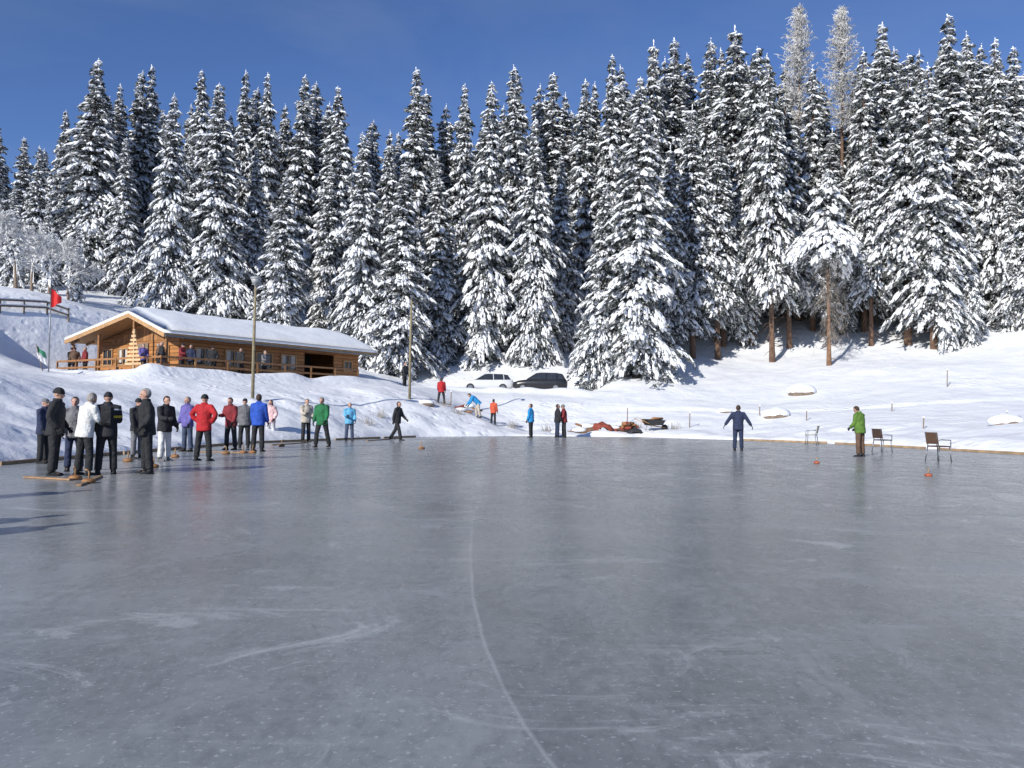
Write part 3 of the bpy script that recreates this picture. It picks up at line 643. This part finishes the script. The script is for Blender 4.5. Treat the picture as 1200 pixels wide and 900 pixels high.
# ------------------------------------------------------------ people
def finalize(mb,voxel,name,mats,extra=None):
    me=mb.mesh('tmp'); ob=bpy.data.objects.new('tmp',me); COL.objects.link(ob)
    md=ob.modifiers.new('r','REMESH'); md.mode='VOXEL'; md.voxel_size=voxel; md.use_smooth_shade=True
    sm=ob.modifiers.new('s','SMOOTH'); sm.iterations=3; sm.factor=.5
    dg=bpy.context.evaluated_depsgraph_get(); ev=ob.evaluated_get(dg); m2=bpy.data.meshes.new_from_object(ev,depsgraph=dg); bpy.data.objects.remove(ob)
    m2.name=name; m2.materials.clear()
    for m in mats: m2.materials.append(m)
    if extra is not None:
        bm=bmesh.new(); bm.from_mesh(m2); bm.faces.ensure_lookup_table()
        hands=extra['hands']
        for f in bm.faces:
            c_=f.calc_center_median(); f.material_index=1 if any((c_-h).length<.13 for h in hands) else 0; f.smooth=True
        bm.from_mesh(extra['mb'].mesh('x',True))
        bm.to_mesh(m2); bm.free()
    return m2
def ld(f,l,s): f=rad(f);l=rad(l); return Vector((s*math.sin(l),-math.sin(f)*math.cos(l),-math.cos(f)*math.cos(l)))
POSE={
'stand':(2,0,((2,3,3),(-1,4,2)),((8,7,16),(5,8,14))),
'pocket':(3,5,((3,5,6),(-3,3,2)),((-12,16,48),(-10,17,50))),
'hips':(0,5,((0,8,2),(0,9,2)),((-8,42,-1),(-8,42,-1))),
'talk':(4,8,((6,4,8),(-2,5,2)),((14,8,78),(5,9,26))),
'hold':(8,18,((5,4,8),(-2,4,4)),((20,6,55),(18,7,60))),
'walk':(6,3,((22,2,8),(-18,2,16)),((-18,7,12),(20,7,26))),
'step':(4,12,((8,10,12),(-8,9,8)),((6,9,12),(12,9,25))),
'bend':(46,20,((14,6,20),(-2,7,14)),((30,5,8),(22,7,10))),
'armsout':(4,10,((0,3,2),(0,3,2)),((2,34,8),(2,36,6))),
'lookdown':(4,38,((1,4,3),(-1,5,3)),((8,7,40),(6,7,44)))}
PC={}
def pose(name):
    if name in PC: return PC[name]
    lean,tilt,legs,arms=POSE[name]
    hip=Vector((0,0,.93)); la=rad(lean); up=Vector((0,-math.sin(la),math.cos(la))); fw=Vector((0,-math.cos(la),-math.sin(la)))
    S=lambda h:hip+up*h
    J={'k':[],'a':[],'hj':[]}
    for s,(f,l,k) in zip((-1,1),legs):
        hj=hip+Vector((s*.095,0,-.02)); kn=hj+ld(f,l,s)*.42; an=kn+ld(f-k,l*.6,s)*.41; J['hj'].append(hj);J['k'].append(kn);J['a'].append(an)
    A=[]
    for s,(f,l,k) in zip((-1,1),arms):
        sh=S(.49)+Vector((s*.185,0,0)); el=sh+ld(f,l,s)*.29
        if k==-1: wr=hip+up*.08+Vector((s*.2,0,0))+fw*.06
        else: wr=el+ld(f+k,max(l-k*.35,-12),s)*.26
        A.append((sh,el,wr,s))
    zmin=min(a.z for a in J['a'])-.085; off=Vector((0,0,-zmin))
    q=lambda v:v+off
    ta=la+rad(tilt); hup=Vector((0,-math.sin(ta),math.cos(ta))); Hc=S(.56)+hup*.135; hrot=Matrix.Rotation(ta,3,'X')
    mb=MB(); mb.tube([q(hip+Vector((0,0,-.13))),q(hip),q(S(.12))],[(.14,.11),(.175,.13),(.155,.115)],14,up=(1,0,0))
    for hj,kn,an in zip(J['hj'],J['k'],J['a']): mb.tube([q(hj+Vector((0,0,.03))),q(hj.lerp(kn,.35)),q(kn),q(kn.lerp(an,.4)),q(kn.lerp(an,.8)),q(an+(kn-an)*.03)],[.10,.097,.080,.080,.078,.082],12)
    trousers=finalize(mb,.022,'trousers',[m_dark])
    mb=MB(); mb.tube([q(S(-.15)),q(S(-.13)),q(S(.02)),q(S(.14)),q(S(.30)),q(S(.42)),q(S(.50)),q(S(.55)),q(S(.61))],[(.195,.16),(.21,.175),(.205,.165),(.198,.155),(.215,.165),(.215,.155),(.16,.115),(.095,.092),(.082,.088)],18,up=(1,0,0))
    for sh,el,wr,s in A: mb.tube([q(sh+Vector((-s*.06,0,.0))),q(sh),q(sh.lerp(el,.5)),q(el.lerp(sh,.1)),q(el.lerp(wr,.3)),q(el.lerp(wr,.8)),q(wr)],[.078,.088,.080,.070,.070,.060,.048],12)
    jacket=finalize(mb,.02,'jacket',[m_dark])
    mb=MB(); mb.tube([q(hip+Vector((0,0,-.08))),q(hip),q(S(.2)),q(S(.4)),q(S(.5)),q(S(.56)),q(Hc)],[(.13,.09),(.15,.10),(.13,.09),(.16,.10),(.12,.075),.052,.05],14,up=(1,0,0))
    for hj,kn,an in zip(J['hj'],J['k'],J['a']): mb.tube([q(hj),q(kn),q(kn.lerp(an,.3)),q(an),q(an)+Vector((0,0,-.05))],[.08,.052,.055,.04,.045],10); mb.tube([q(an)+Vector((0,.03,-.05)),q(an)+Vector((0,-.15,-.06))],[.035,.03],8)
    hands=[]; fm=MB()
    for sh,el,wr,s in A:
        mb.tube([q(sh),q(el),q(wr)],[.05,.04,.03],10)
        d=(wr-el).normalized(); nn=Vector((-s,0,0)); nn=(nn-d*nn.dot(d)).normalized(); pp=d.cross(nn).normalized()
        if pp.y>0: pp=-pp
        mb.tube([q(wr),q(wr+d*.04),q(wr+d*.085),q(wr+d*.095)],[(.026,.018),(.042,.018),(.043,.016),(.03,.01)],10,up=pp)
        hands.append(q(wr+d*.08))
        for i,Lf in enumerate((.068,.078,.072,.058)):
            b0=q(wr+d*.08+pp*(.032-.021*i)); b1=b0+d*Lf*.5+nn*.012; b2_=b1+d*Lf*.3+nn*.022; b3=b2_+d*Lf*.12+nn*.022; fm.tube([b0,b1,b2_,b3],[.0115,.011,.0095,.007],6,1)
        b0=q(wr+d*.03+pp*.03); fm.tube([b0,b0+pp*.028+d*.03,b0+pp*.032+d*.06+nn*.012],[.014,.012,.008],6,1)
    hc=q(Hc)
    mb.ell(hc+hrot@Vector((0,0,.02)),(.077,.097,.105),0,hrot,18,12); mb.ell(hc+hrot@Vector((0,-.03,-.055)),(.055,.06,.06),0,hrot); mb.tube([hc+hrot@Vector((0,-.085,.02)),hc+hrot@Vector((0,-.118,-.025)),hc+hrot@Vector((0,-.09,-.035))],[.012,.02,.016],8)
    for s in(-1,1):
        mb.ell(hc+hrot@Vector((s*.08,.005,-.005)),(.012,.02,.032),0,hrot,8,6); fm.ell(hc+hrot@Vector((s*.032,-.086,.012)),(.014,.008,.009),2,hrot,8,6)
    fm.ell(hc+hrot@Vector((0,-.093,-.062)),(.026,.007,.007),3,hrot,8,6)
    body=finalize(mb,.014,'body',[m_skin,m_dark,m_dark,m_red2],{'hands':hands,'mb':fm})
    hats={}
    h=MB(); h.ell(hc+hrot@Vector((0,.004,.035)),(.088,.110,.104),0,hrot,20,14,keep=lambda v:v.z>-.025); h.tube([hc+hrot@Vector((0,.004,.01)),hc+hrot@Vector((0,.004,.045))],[(.091,.113),(.092,.114)],20,up=(1,0,0)); hats['knit_hat']=h.mesh('hat',True,[m_dark])
    h=MB(); h.ell(hc+hrot@Vector((0,.004,.045)),(.086,.108,.085),0,hrot,20,14,keep=lambda v:v.z>-.02); h.box(hc+hrot@Vector((0,-.13,.045)),(.13,.09,.012),0,hrot@Matrix.Rotation(.2,3,'X')); hats['cap']=h.mesh('hat',True,[m_dark])
    h=MB(); h.ell(hc+hrot@Vector((0,.014,.022)),(.088,.105,.112),0,hrot,20,14,keep=lambda v:v.y>-.01 or v.z>.055); hats['hair']=h.mesh('hair',True,[m_dark])
    h=MB(); h.ell(hc+hrot@Vector((0,.02,.01)),(.092,.105,.12),0,hrot,20,14,keep=lambda v:v.y>.0 or v.z>.06); h.tube([hc+hrot@Vector((0,.05,0)),hc+hrot@Vector((0,.075,-.1)),hc+hrot@Vector((0,.08,-.19))],[(.07,.05),(.075,.04),(.05,.02)],12,up=(1,0,0)); hats['long_hair']=h.mesh('hair',True,[m_dark])
    shoes=[]
    for an in J['a']:
        a=q(an); h=MB(); h.tube([a+Vector((0,.075,-.055)),a+Vector((0,.05,-.05)),a+Vector((0,-.03,-.05)),a+Vector((0,-.13,-.062)),a+Vector((0,-.185,-.067))],[(.03,.025),(.045,.035),(.048,.038),(.05,.027),(.028,.016)],12,up=(1,0,0)); h.tube([a+Vector((0,.01,-.05)),a+Vector((0,.01,.05))],[.05,.058],12); h.box(a+Vector((0,-.05,-.078)),(.095,.27,.014)); shoes.append(h.mesh('shoe',True,[m_dark]))
    bp=MB(); ctr=q(S(.3)-fw*.22); bp.box(ctr,(.28,.16,.40),0,Matrix.Rotation(la,3,'X'),.05); 
    back=bp.mesh('backpack',False,[m_dark])
    PC[name]=dict(body=body,jacket=jacket,trousers=trousers,hats=hats,shoes=shoes,back=back); return PC[name]
JC={'black':(.018,.019,.022),'white':(.68,.68,.66),'red':(.42,.015,.02),'darkred':(.20,.02,.025),'blue':(.02,.08,.42),'navy':(.02,.03,.07),'green':(.015,.14,.05),'lime':(.10,.20,.03),'lblue':(.12,.38,.60),'purple':(.12,.10,.32),
 'grey':(.16,.16,.17),'brown':(.12,.07,.045),'orange':(.55,.09,.04),'pink':(.62,.42,.42),'beige':(.45,.40,.33),'ltgrey':(.5,.5,.52),'hairgrey':(.28,.26,.24),'hairdark':(.05,.03,.02),'jeans':(.05,.07,.12),'brightblue':(.02,.25,.55)}
def cm(c): return mat('cloth_'+c,JC[c],.85,.3,5,.9,8,dist=.06)
m_str,nt,b=newmat('striped_jacket'); tc=N(nt,'ShaderNodeTexCoord'); sp=N(nt,'ShaderNodeSeparateXYZ'); nt.links.new(tc.outputs['Object'],sp.inputs[0]); cr=N(nt,'ShaderNodeValToRGB'); cr.color_ramp.interpolation='CONSTANT'
e=cr.color_ramp.elements; e[0].color=(.02,.02,.025,1); e[1].position=.5; e[1].color=(.6,.45,.04,1)
for pz,cc_ in((.56,(.02,.02,.025,1)),(.7,(.5,.52,.55,1)),(.74,(.02,.02,.025,1))): el=cr.color_ramp.elements.new(pz); el.color=cc_
mr=N(nt,'ShaderNodeMapRange'); mr.inputs['From Min'].default_value=.8; mr.inputs['From Max'].default_value=1.6; nt.links.new(sp.outputs['Z'],mr.inputs['Value']); nt.links.new(mr.outputs[0],cr.inputs['Fac']); nt.links.new(cr.outputs['Color'],b.inputs['Base Color']); b.inputs['Roughness'].default_value=.8
def person(loc,hgt,j,t,hat,hc,ps,face,label,back=None):
    P=pose(ps); s=hgt/1.78
    o=top('person',None,loc,label,'person','people on and around the ice rink',rad(face),s)
    part('body',P['body'],o,mats=[m_skin,cm('black'),m_dark,m_red2]); part('jacket',P['jacket'],o,mats=[m_str if j=='stripe' else cm(j)]); part('trousers',P['trousers'],o,mats=[cm(t)])
    part('hat' if hat in('knit_hat','cap') else 'hair',P['hats'][hat],o,mats=[cm(hc)])
    for sh in P['shoes']: part('shoe',sh,o,mats=[cm('black' if t!='white' else 'grey')])
    if back: part('backpack',P['back'],o,mats=[cm(back)])
    return o
ICE=[(63,557,453,'black','black','knit_hat','black','pocket',100,'person in long black coat and dark cap standing on ice'),
(50,543,470,'navy','black','cap','grey','stand',80,'person in dark navy jacket standing on the ice'),
(98,557,458,'white','black','hair','hairgrey','hold',150,'person in white jacket and black trousers seen from behind'),
(124,556,458,'stripe','black','knit_hat','black','talk',-160,'person in black jacket with yellow stripe standing on ice'),
(86,552,464,'grey','navy','hair','hairdark','stand',20,'person in grey jacket in a group on the ice'),
(171,555,454,'black','black','hair','hairgrey','pocket',-60,'grey-haired person in black jacket, hands in pockets'),
(160,537,466,'black','grey','knit_hat','black','stand',60,'person in black jacket and grey trousers on the ice'),
(192,540,463,'black','white','hair','hairdark','talk',60,'person in black jacket and white trousers'),
(219,529,464,'purple','jeans','hair','hairgrey','stand',-30,'person in violet blue jacket and jeans'),
(238,540,461,'red','black','knit_hat','black','hips',165,'person in red jacket, hands on hips, black knit hat'),
(270,527,465,'darkred','black','hair','hairdark','talk',-20,'person in dark red jacket talking'),
(286,525,466,'grey','black','cap','black','stand',200,'person in grey jacket standing with a group'),
(302,529,460,'blue','black','hair','hairdark','stand',170,'person in bright blue jacket seen from behind'),
(317,517,468,'pink','ltgrey','long_hair','hairdark','pocket',-20,'person in pale pink jacket and light trousers'),
(358,518,464,'beige','black','hair','hairgrey','talk',40,'person in beige jacket and black trousers'),
(377,524,464,'green','black','hair','hairgrey','step',-10,'person in green jacket standing with legs apart'),
(409,517,471,'lblue','jeans','long_hair','beige','talk',20,'person in light blue jacket and jeans'),
(465,516,468,'black','black','hair','hairdark','walk',70,'person dressed in black walking on the ice'),
(622,507,473,'brightblue','black','hair','hairdark','stand',-110,'person in blue jacket at the edge of ice'),
(653,511,473,'black','navy','hair','hairdark','stand',100,'person in black jacket standing by the snowy edge'),
(661,511,474,'darkred','black','knit_hat','grey','talk',-90,'person in dark red jacket beside the snowy edge'),
(865,528,474,'navy','navy','hair','hairdark','armsout',160,'person in navy suit with arms spread slightly, leaning'),
(1008,535,474,'lime','brown','hair','hairdark','lookdown',215,'person in green jacket and brown trousers looking down'),
]
for px,fy,ty,j,t,hat,hc,ps,fc,lab in ICE:
    p=on_ice(px,fy); h=(fy-ty)*p.y/FPX; h=min(max(h,1.6),1.9)
    if px in(622,653,661): p=on_ice(px,512.5)
    person(p,h,j,t,hat,hc,ps,fc,lab,back='black' if px==124 else None)
for (x,y,j) in((-7.0,6.9,'black'),(-7.6,7.6,'red'),(-8.9,10.8,'navy')):
    person((x,y,0),1.75,j,'black','knit_hat','black','stand',-30,'person in warm winter jacket standing on the ice')
for px,fy,d,j,t,ps,fc,lab,hh_ in [(517,472,52,'red','black','step',180,'person in red jacket walking up the snowy bank',1.7),(560,497,51,'brightblue','beige','bend',-80,'person in blue jacket bending over in the snow',1.8),(578,498,51,'orange','black','stand',150,'person in orange red jacket on the snow edge',1.6),(474,450,58,'black','black','stand',60,'person in dark clothes by the snowy track',1.7)]:
    p=sight(px,fy,d); person((p.x,p.y,max(0,gz(p.x,p.y)-.02)),hh_,j,t,'hair','hairdark',ps,fc,lab)
MR=Matrix.Rotation(CANG,3,'Z')
for lx,ly,j,t,hat,ps,fc in [(-.8,8.2,'black','black','knit_hat','talk',60),(-.7,6.8,'darkred','black','hair','stand',-40),(-.9,7.6,'brown','grey','cap','pocket',20),(-.5,1.2,'purple','black','hair','talk',40),(-.7,-.9,'black','jeans','hair','stand',-50),(.3,-1.2,'darkred','black','knit_hat','talk',80),(1.3,-.6,'navy','black','hair','stand',10),(2.4,-1.1,'black','black','cap','pocket',0),(-.2,.2,'brown','black','hair','stand',120),(6.2,-.9,'grey','black','hair','talk',60),(4.4,-1.0,'black','black','hair','stand',-20)]:
    person(MR@Vector((lx,ly,0))+CAB,1.72,j,t,hat,'black' if hat!='hair' else 'hairgrey',ps,fc,'person in %s jacket standing on the cabin terrace'%('dark red' if j=='darkred' else j))
# ------------------------------------------------------------ chairs
def chair(px,py,rz,lab,seatm):
    p=on_ice(px,py); o=top('chair',None,p,lab,'chair','chairs standing on the ice',rad(rz))
    for s in(-1,1):
        for (a,b_) in (((s*.25,-.24,0),(s*.22,-.2,.46)),((s*.25,.27,0),(s*.22,.2,.46))):
            m=MB(); m.tube([a,b_],[.016,.016],8); part('leg',m.mesh('leg',True,[m_metal]),o)
        m=MB(); m.tube([(s*.25,-.22,.44),(s*.27,-.2,.66),(s*.27,.18,.68),(s*.23,.24,.66)],[.015]*4,8); part('armrest',m.mesh('arm',True,[m_metal]),o)
    m=MB(); m.box((0,0,.47),(.46,.46,.04),0,None,.012); part('seat',m.mesh('seat',mats=[seatm]),o)
    m=MB(); m.box((0,.27,.72),(.46,.035,.36),0,Matrix.Rotation(-.18,3,'X'),.01)
    for s in(-1,1): m.tube([(s*.2,.2,.45),(s*.2,.33,.90)],[.014,.014],8,1)
    part('backrest',m.mesh('back',mats=[seatm,m_metal]),o)
chair(951,521,240,'light metal armchair with pale seat on the ice',mat('pale_seat',(.45,.42,.36),.6))
chair(1034,530,115,'dark brown armchair with metal legs on the ice',mat('dark_seat',(.06,.035,.025),.6))
chair(1100,541,110,'dark metal armchair with brown seat on the ice',mat('brown_seat',(.10,.055,.035),.6))
# ------------------------------------------------------------ ice stocks and boards
def stock(p,m,lab,sc=1.0,rz=0):
    o=top('ice_stock',None,p,lab,'curling stock','ice stocks lying on the rink',rz,sc)
    b_=MB(); b_.tube([(0,0,.0),(0,0,.02),(0,0,.06),(0,0,.09),(0,0,.10)],[.12,.138,.138,.10,.04],20); part('plate',b_.mesh('plate',True,[m]),o)
    b_=MB(); b_.tube([(0,0,.09),(0,0,.24),(0,.02,.27),(0,.08,.29)],[.018,.016,.018,.02],8); part('handle',b_.mesh('handle',True,[m_woodlt]),o)
for px,py in((957,543),(1088,558)): stock(on_ice(px,py),m_orange,'orange ice stock with upright handle on the ice',.62)
for px,py in((494,526),(88,562),(104,566),(285,531),(296,531),(150,541),(205,536),(330,523),(180,548),(265,532)): stock(on_ice(px,py),m_wood,'wooden ice stock with pale handle on the ice',.85,random.random()*6)
def board(pxa,pya,pxb,pyb,w=.10,lab='wooden board lying flat on the ice'):
    a=on_ice(pxa,pya);b_=on_ice(pxb,pyb); c_=(a+b_)/2; m=MB(); m.beam(a-c_+Vector((0,0,.02)),b_-c_+Vector((0,0,.02)),w,.03); top('wooden_board',m.mesh('board',mats=[m_board]),c_,lab,'board','boards on the ice')
board(30,560,84,563); board(92,570,118,559,.08); board(230,530,290,531,.08); board(318,522,360,519,.08); board(430,517,470,514,.08)
for a,b_ in list(zip(shore[:-1],shore[1:]))[:10]:
    A_=Vector((*a,0));B_=Vector((*b_,0)); L=(B_-A_).length; k=max(1,int(L/3))
    cen=Vector((2,15,0))
    for i in range(k):
        p=A_.lerp(B_,i/k);q=A_.lerp(B_,(i+random.uniform(.75,.97))/k); c_=(p+q)/2; ind=(cen-c_).normalized()*.12
        if c_.x>-4.7 and c_.x<12.6: continue
        m=MB(); m.beam(p-c_+Vector((0,random.uniform(-.08,.08),.02)),q-c_+Vector((0,random.uniform(-.08,.08),.03)),.05,.13); top('edging_board',m.mesh('edge',mats=[m_edge]),c_+ind,'pale wooden edging board bordering the ice','board','edging boards around the rink')
# ------------------------------------------------------------ shore clutter
def snow_rock(px,py,d,r,lab,rm):
    p=sight(px,py,d); z=gz(p.x,p.y)-.12*r; o=top('boulder',None,(p.x,p.y,z),lab,'rock','snow-capped rocks on the bank')
    def blob(c,rr,seed):
        m=MB(); m.ell(c,rr,0,None,16,10); m.v=[tuple(Vector(v)*(1+.3*float(vn(np.array(v[0]*3+seed+5),np.array(v[1]*3+v[2]*4+20)))))for v in m.v]; return m
    part('stone',blob((0,0,.08*r),(r*.95,r*.8,r*.5),1).mesh('stone',True,[rm]),o); part('snow_cap',blob((-.05,.05,.32*r),(r*1.05,r*.85,r*.42),2).mesh('cap',True,[m_roofsnow]),o)
m_rock=mat('brown_rock',(.20,.15,.11),.9,.3,3,.6,8)
snow_rock(910,492,53,.9,'brown rock with snow cap on the bank',m_rock); snow_rock(940,458,62,1.1,'rounded snow-covered mound on the slope',m_rock); snow_rock(1180,502,39,.8,'low snow-covered stones near the rink',m_rock)
snow_rock(655,500,51.5,.4,'small dark rock poking out of the snow',m_rock); snow_rock(500,498,50,.5,'small snow-capped stone beside the rink',m_rock); snow_rock(850,480,56,.5,'small snow-capped stone on the slope',m_rock)
def logs(px,py,d,k,L,label,spread,seed):
    p=sight(px,py,d); z=max(.05,gz(p.x,p.y)); o=top('log_pile',None,(p.x,p.y,z),label,'logs','log piles at the rink edge'); rs=random.Random(seed)
    for i in range(k):
        r=rs.uniform(.06,.13); a=rs.gauss(.1,.55); tilt=rs.gauss(.05,.22); LL=L*rs.uniform(.5,1.1); c=Vector((rs.gauss(0,spread),rs.gauss(0,.2),.08+.6*rs.random()*max(0,1-i/k*.6)))
        d_=Vector((math.cos(a)*math.cos(tilt),math.sin(a)*math.cos(tilt),math.sin(tilt)))*LL/2; m=MB(); m.tube([c-d_,c+d_],[r,r*.85],10); part('log',m.mesh('log',True,[(m_wood,m_bark,m_tarp)[i%3]]),o)
    m=MB(); m.ell((.1,.1,.45),(L*.35,.3,.16)); m.ell((-.5,-.1,.22),(.45,.3,.14)); part('snow_cap',m.mesh('sc',True,[m_roofsnow]),o)
logs(688,504,50.6,8,1.3,'loose heap of cut logs with a little snow',.35,1); logs(728,506,50.8,12,1.4,'reddish cut logs heaped in the snow',.45,2); logs(548,494,52,4,1.0,'short cut logs in the snow',.3,3)
def tarp(px,py,d,w,h_,m_,lab,seed):
    p=sight(px,py,d); z=max(.03,gz(p.x,p.y)); vs=[];fs=[];n_=14
    for i in range(n_+1):
        for j in range(n_+1):
            u=i/n_*2-1;v=j/n_*2-1; k=max(0,1-(u*u+v*v)*.8); vs.append((u*w,v*.4,-.05+h_*k**.6*(1+.9*float(vn(np.array(u*2.5+seed),np.array(v*2.5+3))))))
    for i in range(n_):
        for j in range(n_): a=i*(n_+1)+j; fs.append((a,a+n_+1,a+n_+2,a+1))
    m=MB(); m.add(vs,fs); top('tarpaulin',m.mesh('tarp',True,[m_]),(p.x,p.y,z),lab,'tarp')
tarp(706,507,50.2,.6,.5,m_tarp,'crumpled red tarpaulin thrown over equipment',5); tarp(744,507,50.2,.5,.35,mat('dark_cloth',(.03,.03,.035),.8,.3,3,.4),'crumpled dark tarpaulin lying in the snow',9)
p=sight(766,507,50.0); o=top('wheelbarrow',None,(p.x,p.y,max(.05,gz(p.x,p.y))),'dark wheelbarrow loaded with wood at the snowy edge','wheelbarrow',None,rad(20))
m=MB(); vs=[(-.45,-.3,.35),(.45,-.3,.35),(.45,.3,.35),(-.45,.3,.35),(-.65,-.42,.72),(.6,-.42,.66),(.6,.42,.66),(-.65,.42,.72)]; m.add(vs,[(3,2,1,0),(0,1,5,4),(1,2,6,5),(2,3,7,6),(3,0,4,7)]); part('tray',m.mesh('tray',mats=[m_black]),o)
for s in(-1,1):
    m=MB(); m.tube([(.75,s*.08,.2),(-.3,s*.28,.36),(-1.15,s*.32,.75)],[.022]*3,8); part('handle',m.mesh('h',True,[m_woodlt]),o)
    m=MB(); m.tube([(-.3,s*.26,.36),(-.4,s*.28,0)],[.02]*2,8); part('leg',m.mesh('l',True,[m_metal]),o)
m=MB(); m.tube([(.75,-.06,.2),(.75,-.05,.2),(.75,.05,.2),(.75,.06,.2)],[.17,.2,.2,.17],18); part('wheel',m.mesh('w',True,[m_tyre]),o)
for i in range(4): m=MB(); m.tube([(-.5+.1*i,-.3,.62+.05*i),(.5,.25-.15*i,.7+.06*(i%2))],[.07,.06],8); part('log',m.mesh('lg',True,[m_wood]),o)
for px,py,d,h in((735,480,54,1.0),(808,497,51,.9),(1082,500,41,.55),(1110,455,58,1.2),(945,495,50,.6),(1180,498,42,.5),(528,486,52,.9),(890,490,54,.6),(1045,480,50,.5)):
    x,y,z=gp(px,py,d); m=MB(); m.tube([(0,0,-.3),(0.02,0,h)],[.035,.03],7); m.ell((.02,0,h+.03),(.06,.06,.05),1)
    top('marker_post',m.mesh('post',mats=[m_woodgrey,m_roofsnow]),(x,y,z),'thin wooden marker post capped with snow','post','marker posts in the snow')
for i,(px,py,d) in enumerate([(430,505,43),(445,503,45),(520,497,51),(536,500,50.5),(600,500,51.5),(745,498,51.5),(790,502,51),(640,498,52),(672,500,51.5)]):
    x,y,z=gp(px,py,d); rs=np.random.RandomState(i); k=40; a=rs.rand(k)*6.28; L=rs.uniform(.2,.55,k); P0=np.stack([rs.normal(0,.22,k),rs.normal(0,.15,k),np.full(k,-.05)],1); P1=P0+np.stack([np.cos(a)*L*.35,np.sin(a)*L*.35,L],1)
    v,f=seg_block(P0,P1,np.full(k,.010),np.full(k,.004)); top('dry_shrub',np_mesh('shrub',[(v,f,0)],[m_browntwig]),(x,y,z),'dry brown shrub twigs poking out of the snow','shrub','dry shrubs at the rink edge')
# ------------------------------------------------------------ light
EL=26; AZ=34
w=bpy.data.worlds.new("World"); scene.world=w; w.use_nodes=True; nt=w.node_tree; bg=nt.nodes['Background']
sky=N(nt,'ShaderNodeTexSky'); sky.sky_type='NISHITA'; sky.sun_disc=False; sky.sun_elevation=rad(EL); sky.sun_rotation=rad(180+AZ); sky.altitude=1500; sky.air_density=1.0; sky.dust_density=.25; sky.ozone_density=2.8
tn=N(nt,'ShaderNodeMix',data_type='RGBA',blend_type='MULTIPLY'); tn.inputs[0].default_value=1; tn.inputs[7].default_value=(.78,.92,1.25,1); nt.links.new(sky.outputs[0],tn.inputs[6])
tc=N(nt,'ShaderNodeTexCoord'); mp=N(nt,'ShaderNodeMapping'); mp.inputs['Scale'].default_value=(1,1,3.5); mp.inputs['Rotation'].default_value=(0,.3,0)
no=N(nt,'ShaderNodeTexNoise'); no.inputs['Scale'].default_value=1.8; no.inputs['Detail'].default_value=7; no.inputs['Roughness'].default_value=.55; no.inputs['Distortion'].default_value=.6
nt.links.new(tc.outputs['Generated'],mp.inputs['Vector']); nt.links.new(mp.outputs[0],no.inputs['Vector'])
mr=N(nt,'ShaderNodeMapRange'); mr.inputs['From Min'].default_value=.44; mr.inputs['From Max'].default_value=.8; mr.inputs['To Max'].default_value=.4; nt.links.new(no.outputs['Fac'],mr.inputs['Value'])
mx=N(nt,'ShaderNodeMix',data_type='RGBA'); mx.inputs[7].default_value=(2.8,3.6,5.2,1)
nt.links.new(mr.outputs[0],mx.inputs[0]); nt.links.new(tn.outputs[2],mx.inputs[6]); nt.links.new(mx.outputs[2],bg.inputs['Color']); bg.inputs['Strength'].default_value=.10
sl=bpy.data.lights.new('sun','SUN'); sl.energy=4.9; sl.angle=rad(.5); sl.color=(1,.96,.89); so=bpy.data.objects.new('sun',sl); COL.objects.link(so)
Ld=Vector((math.sin(rad(AZ))*math.cos(rad(EL)),math.cos(rad(AZ))*math.cos(rad(EL)),-math.sin(rad(EL)))); so.rotation_euler=Ld.to_track_quat('-Z','Y').to_euler()
scene.view_settings.view_transform='Standard'; scene.view_settings.look='None'; scene.view_settings.exposure=0
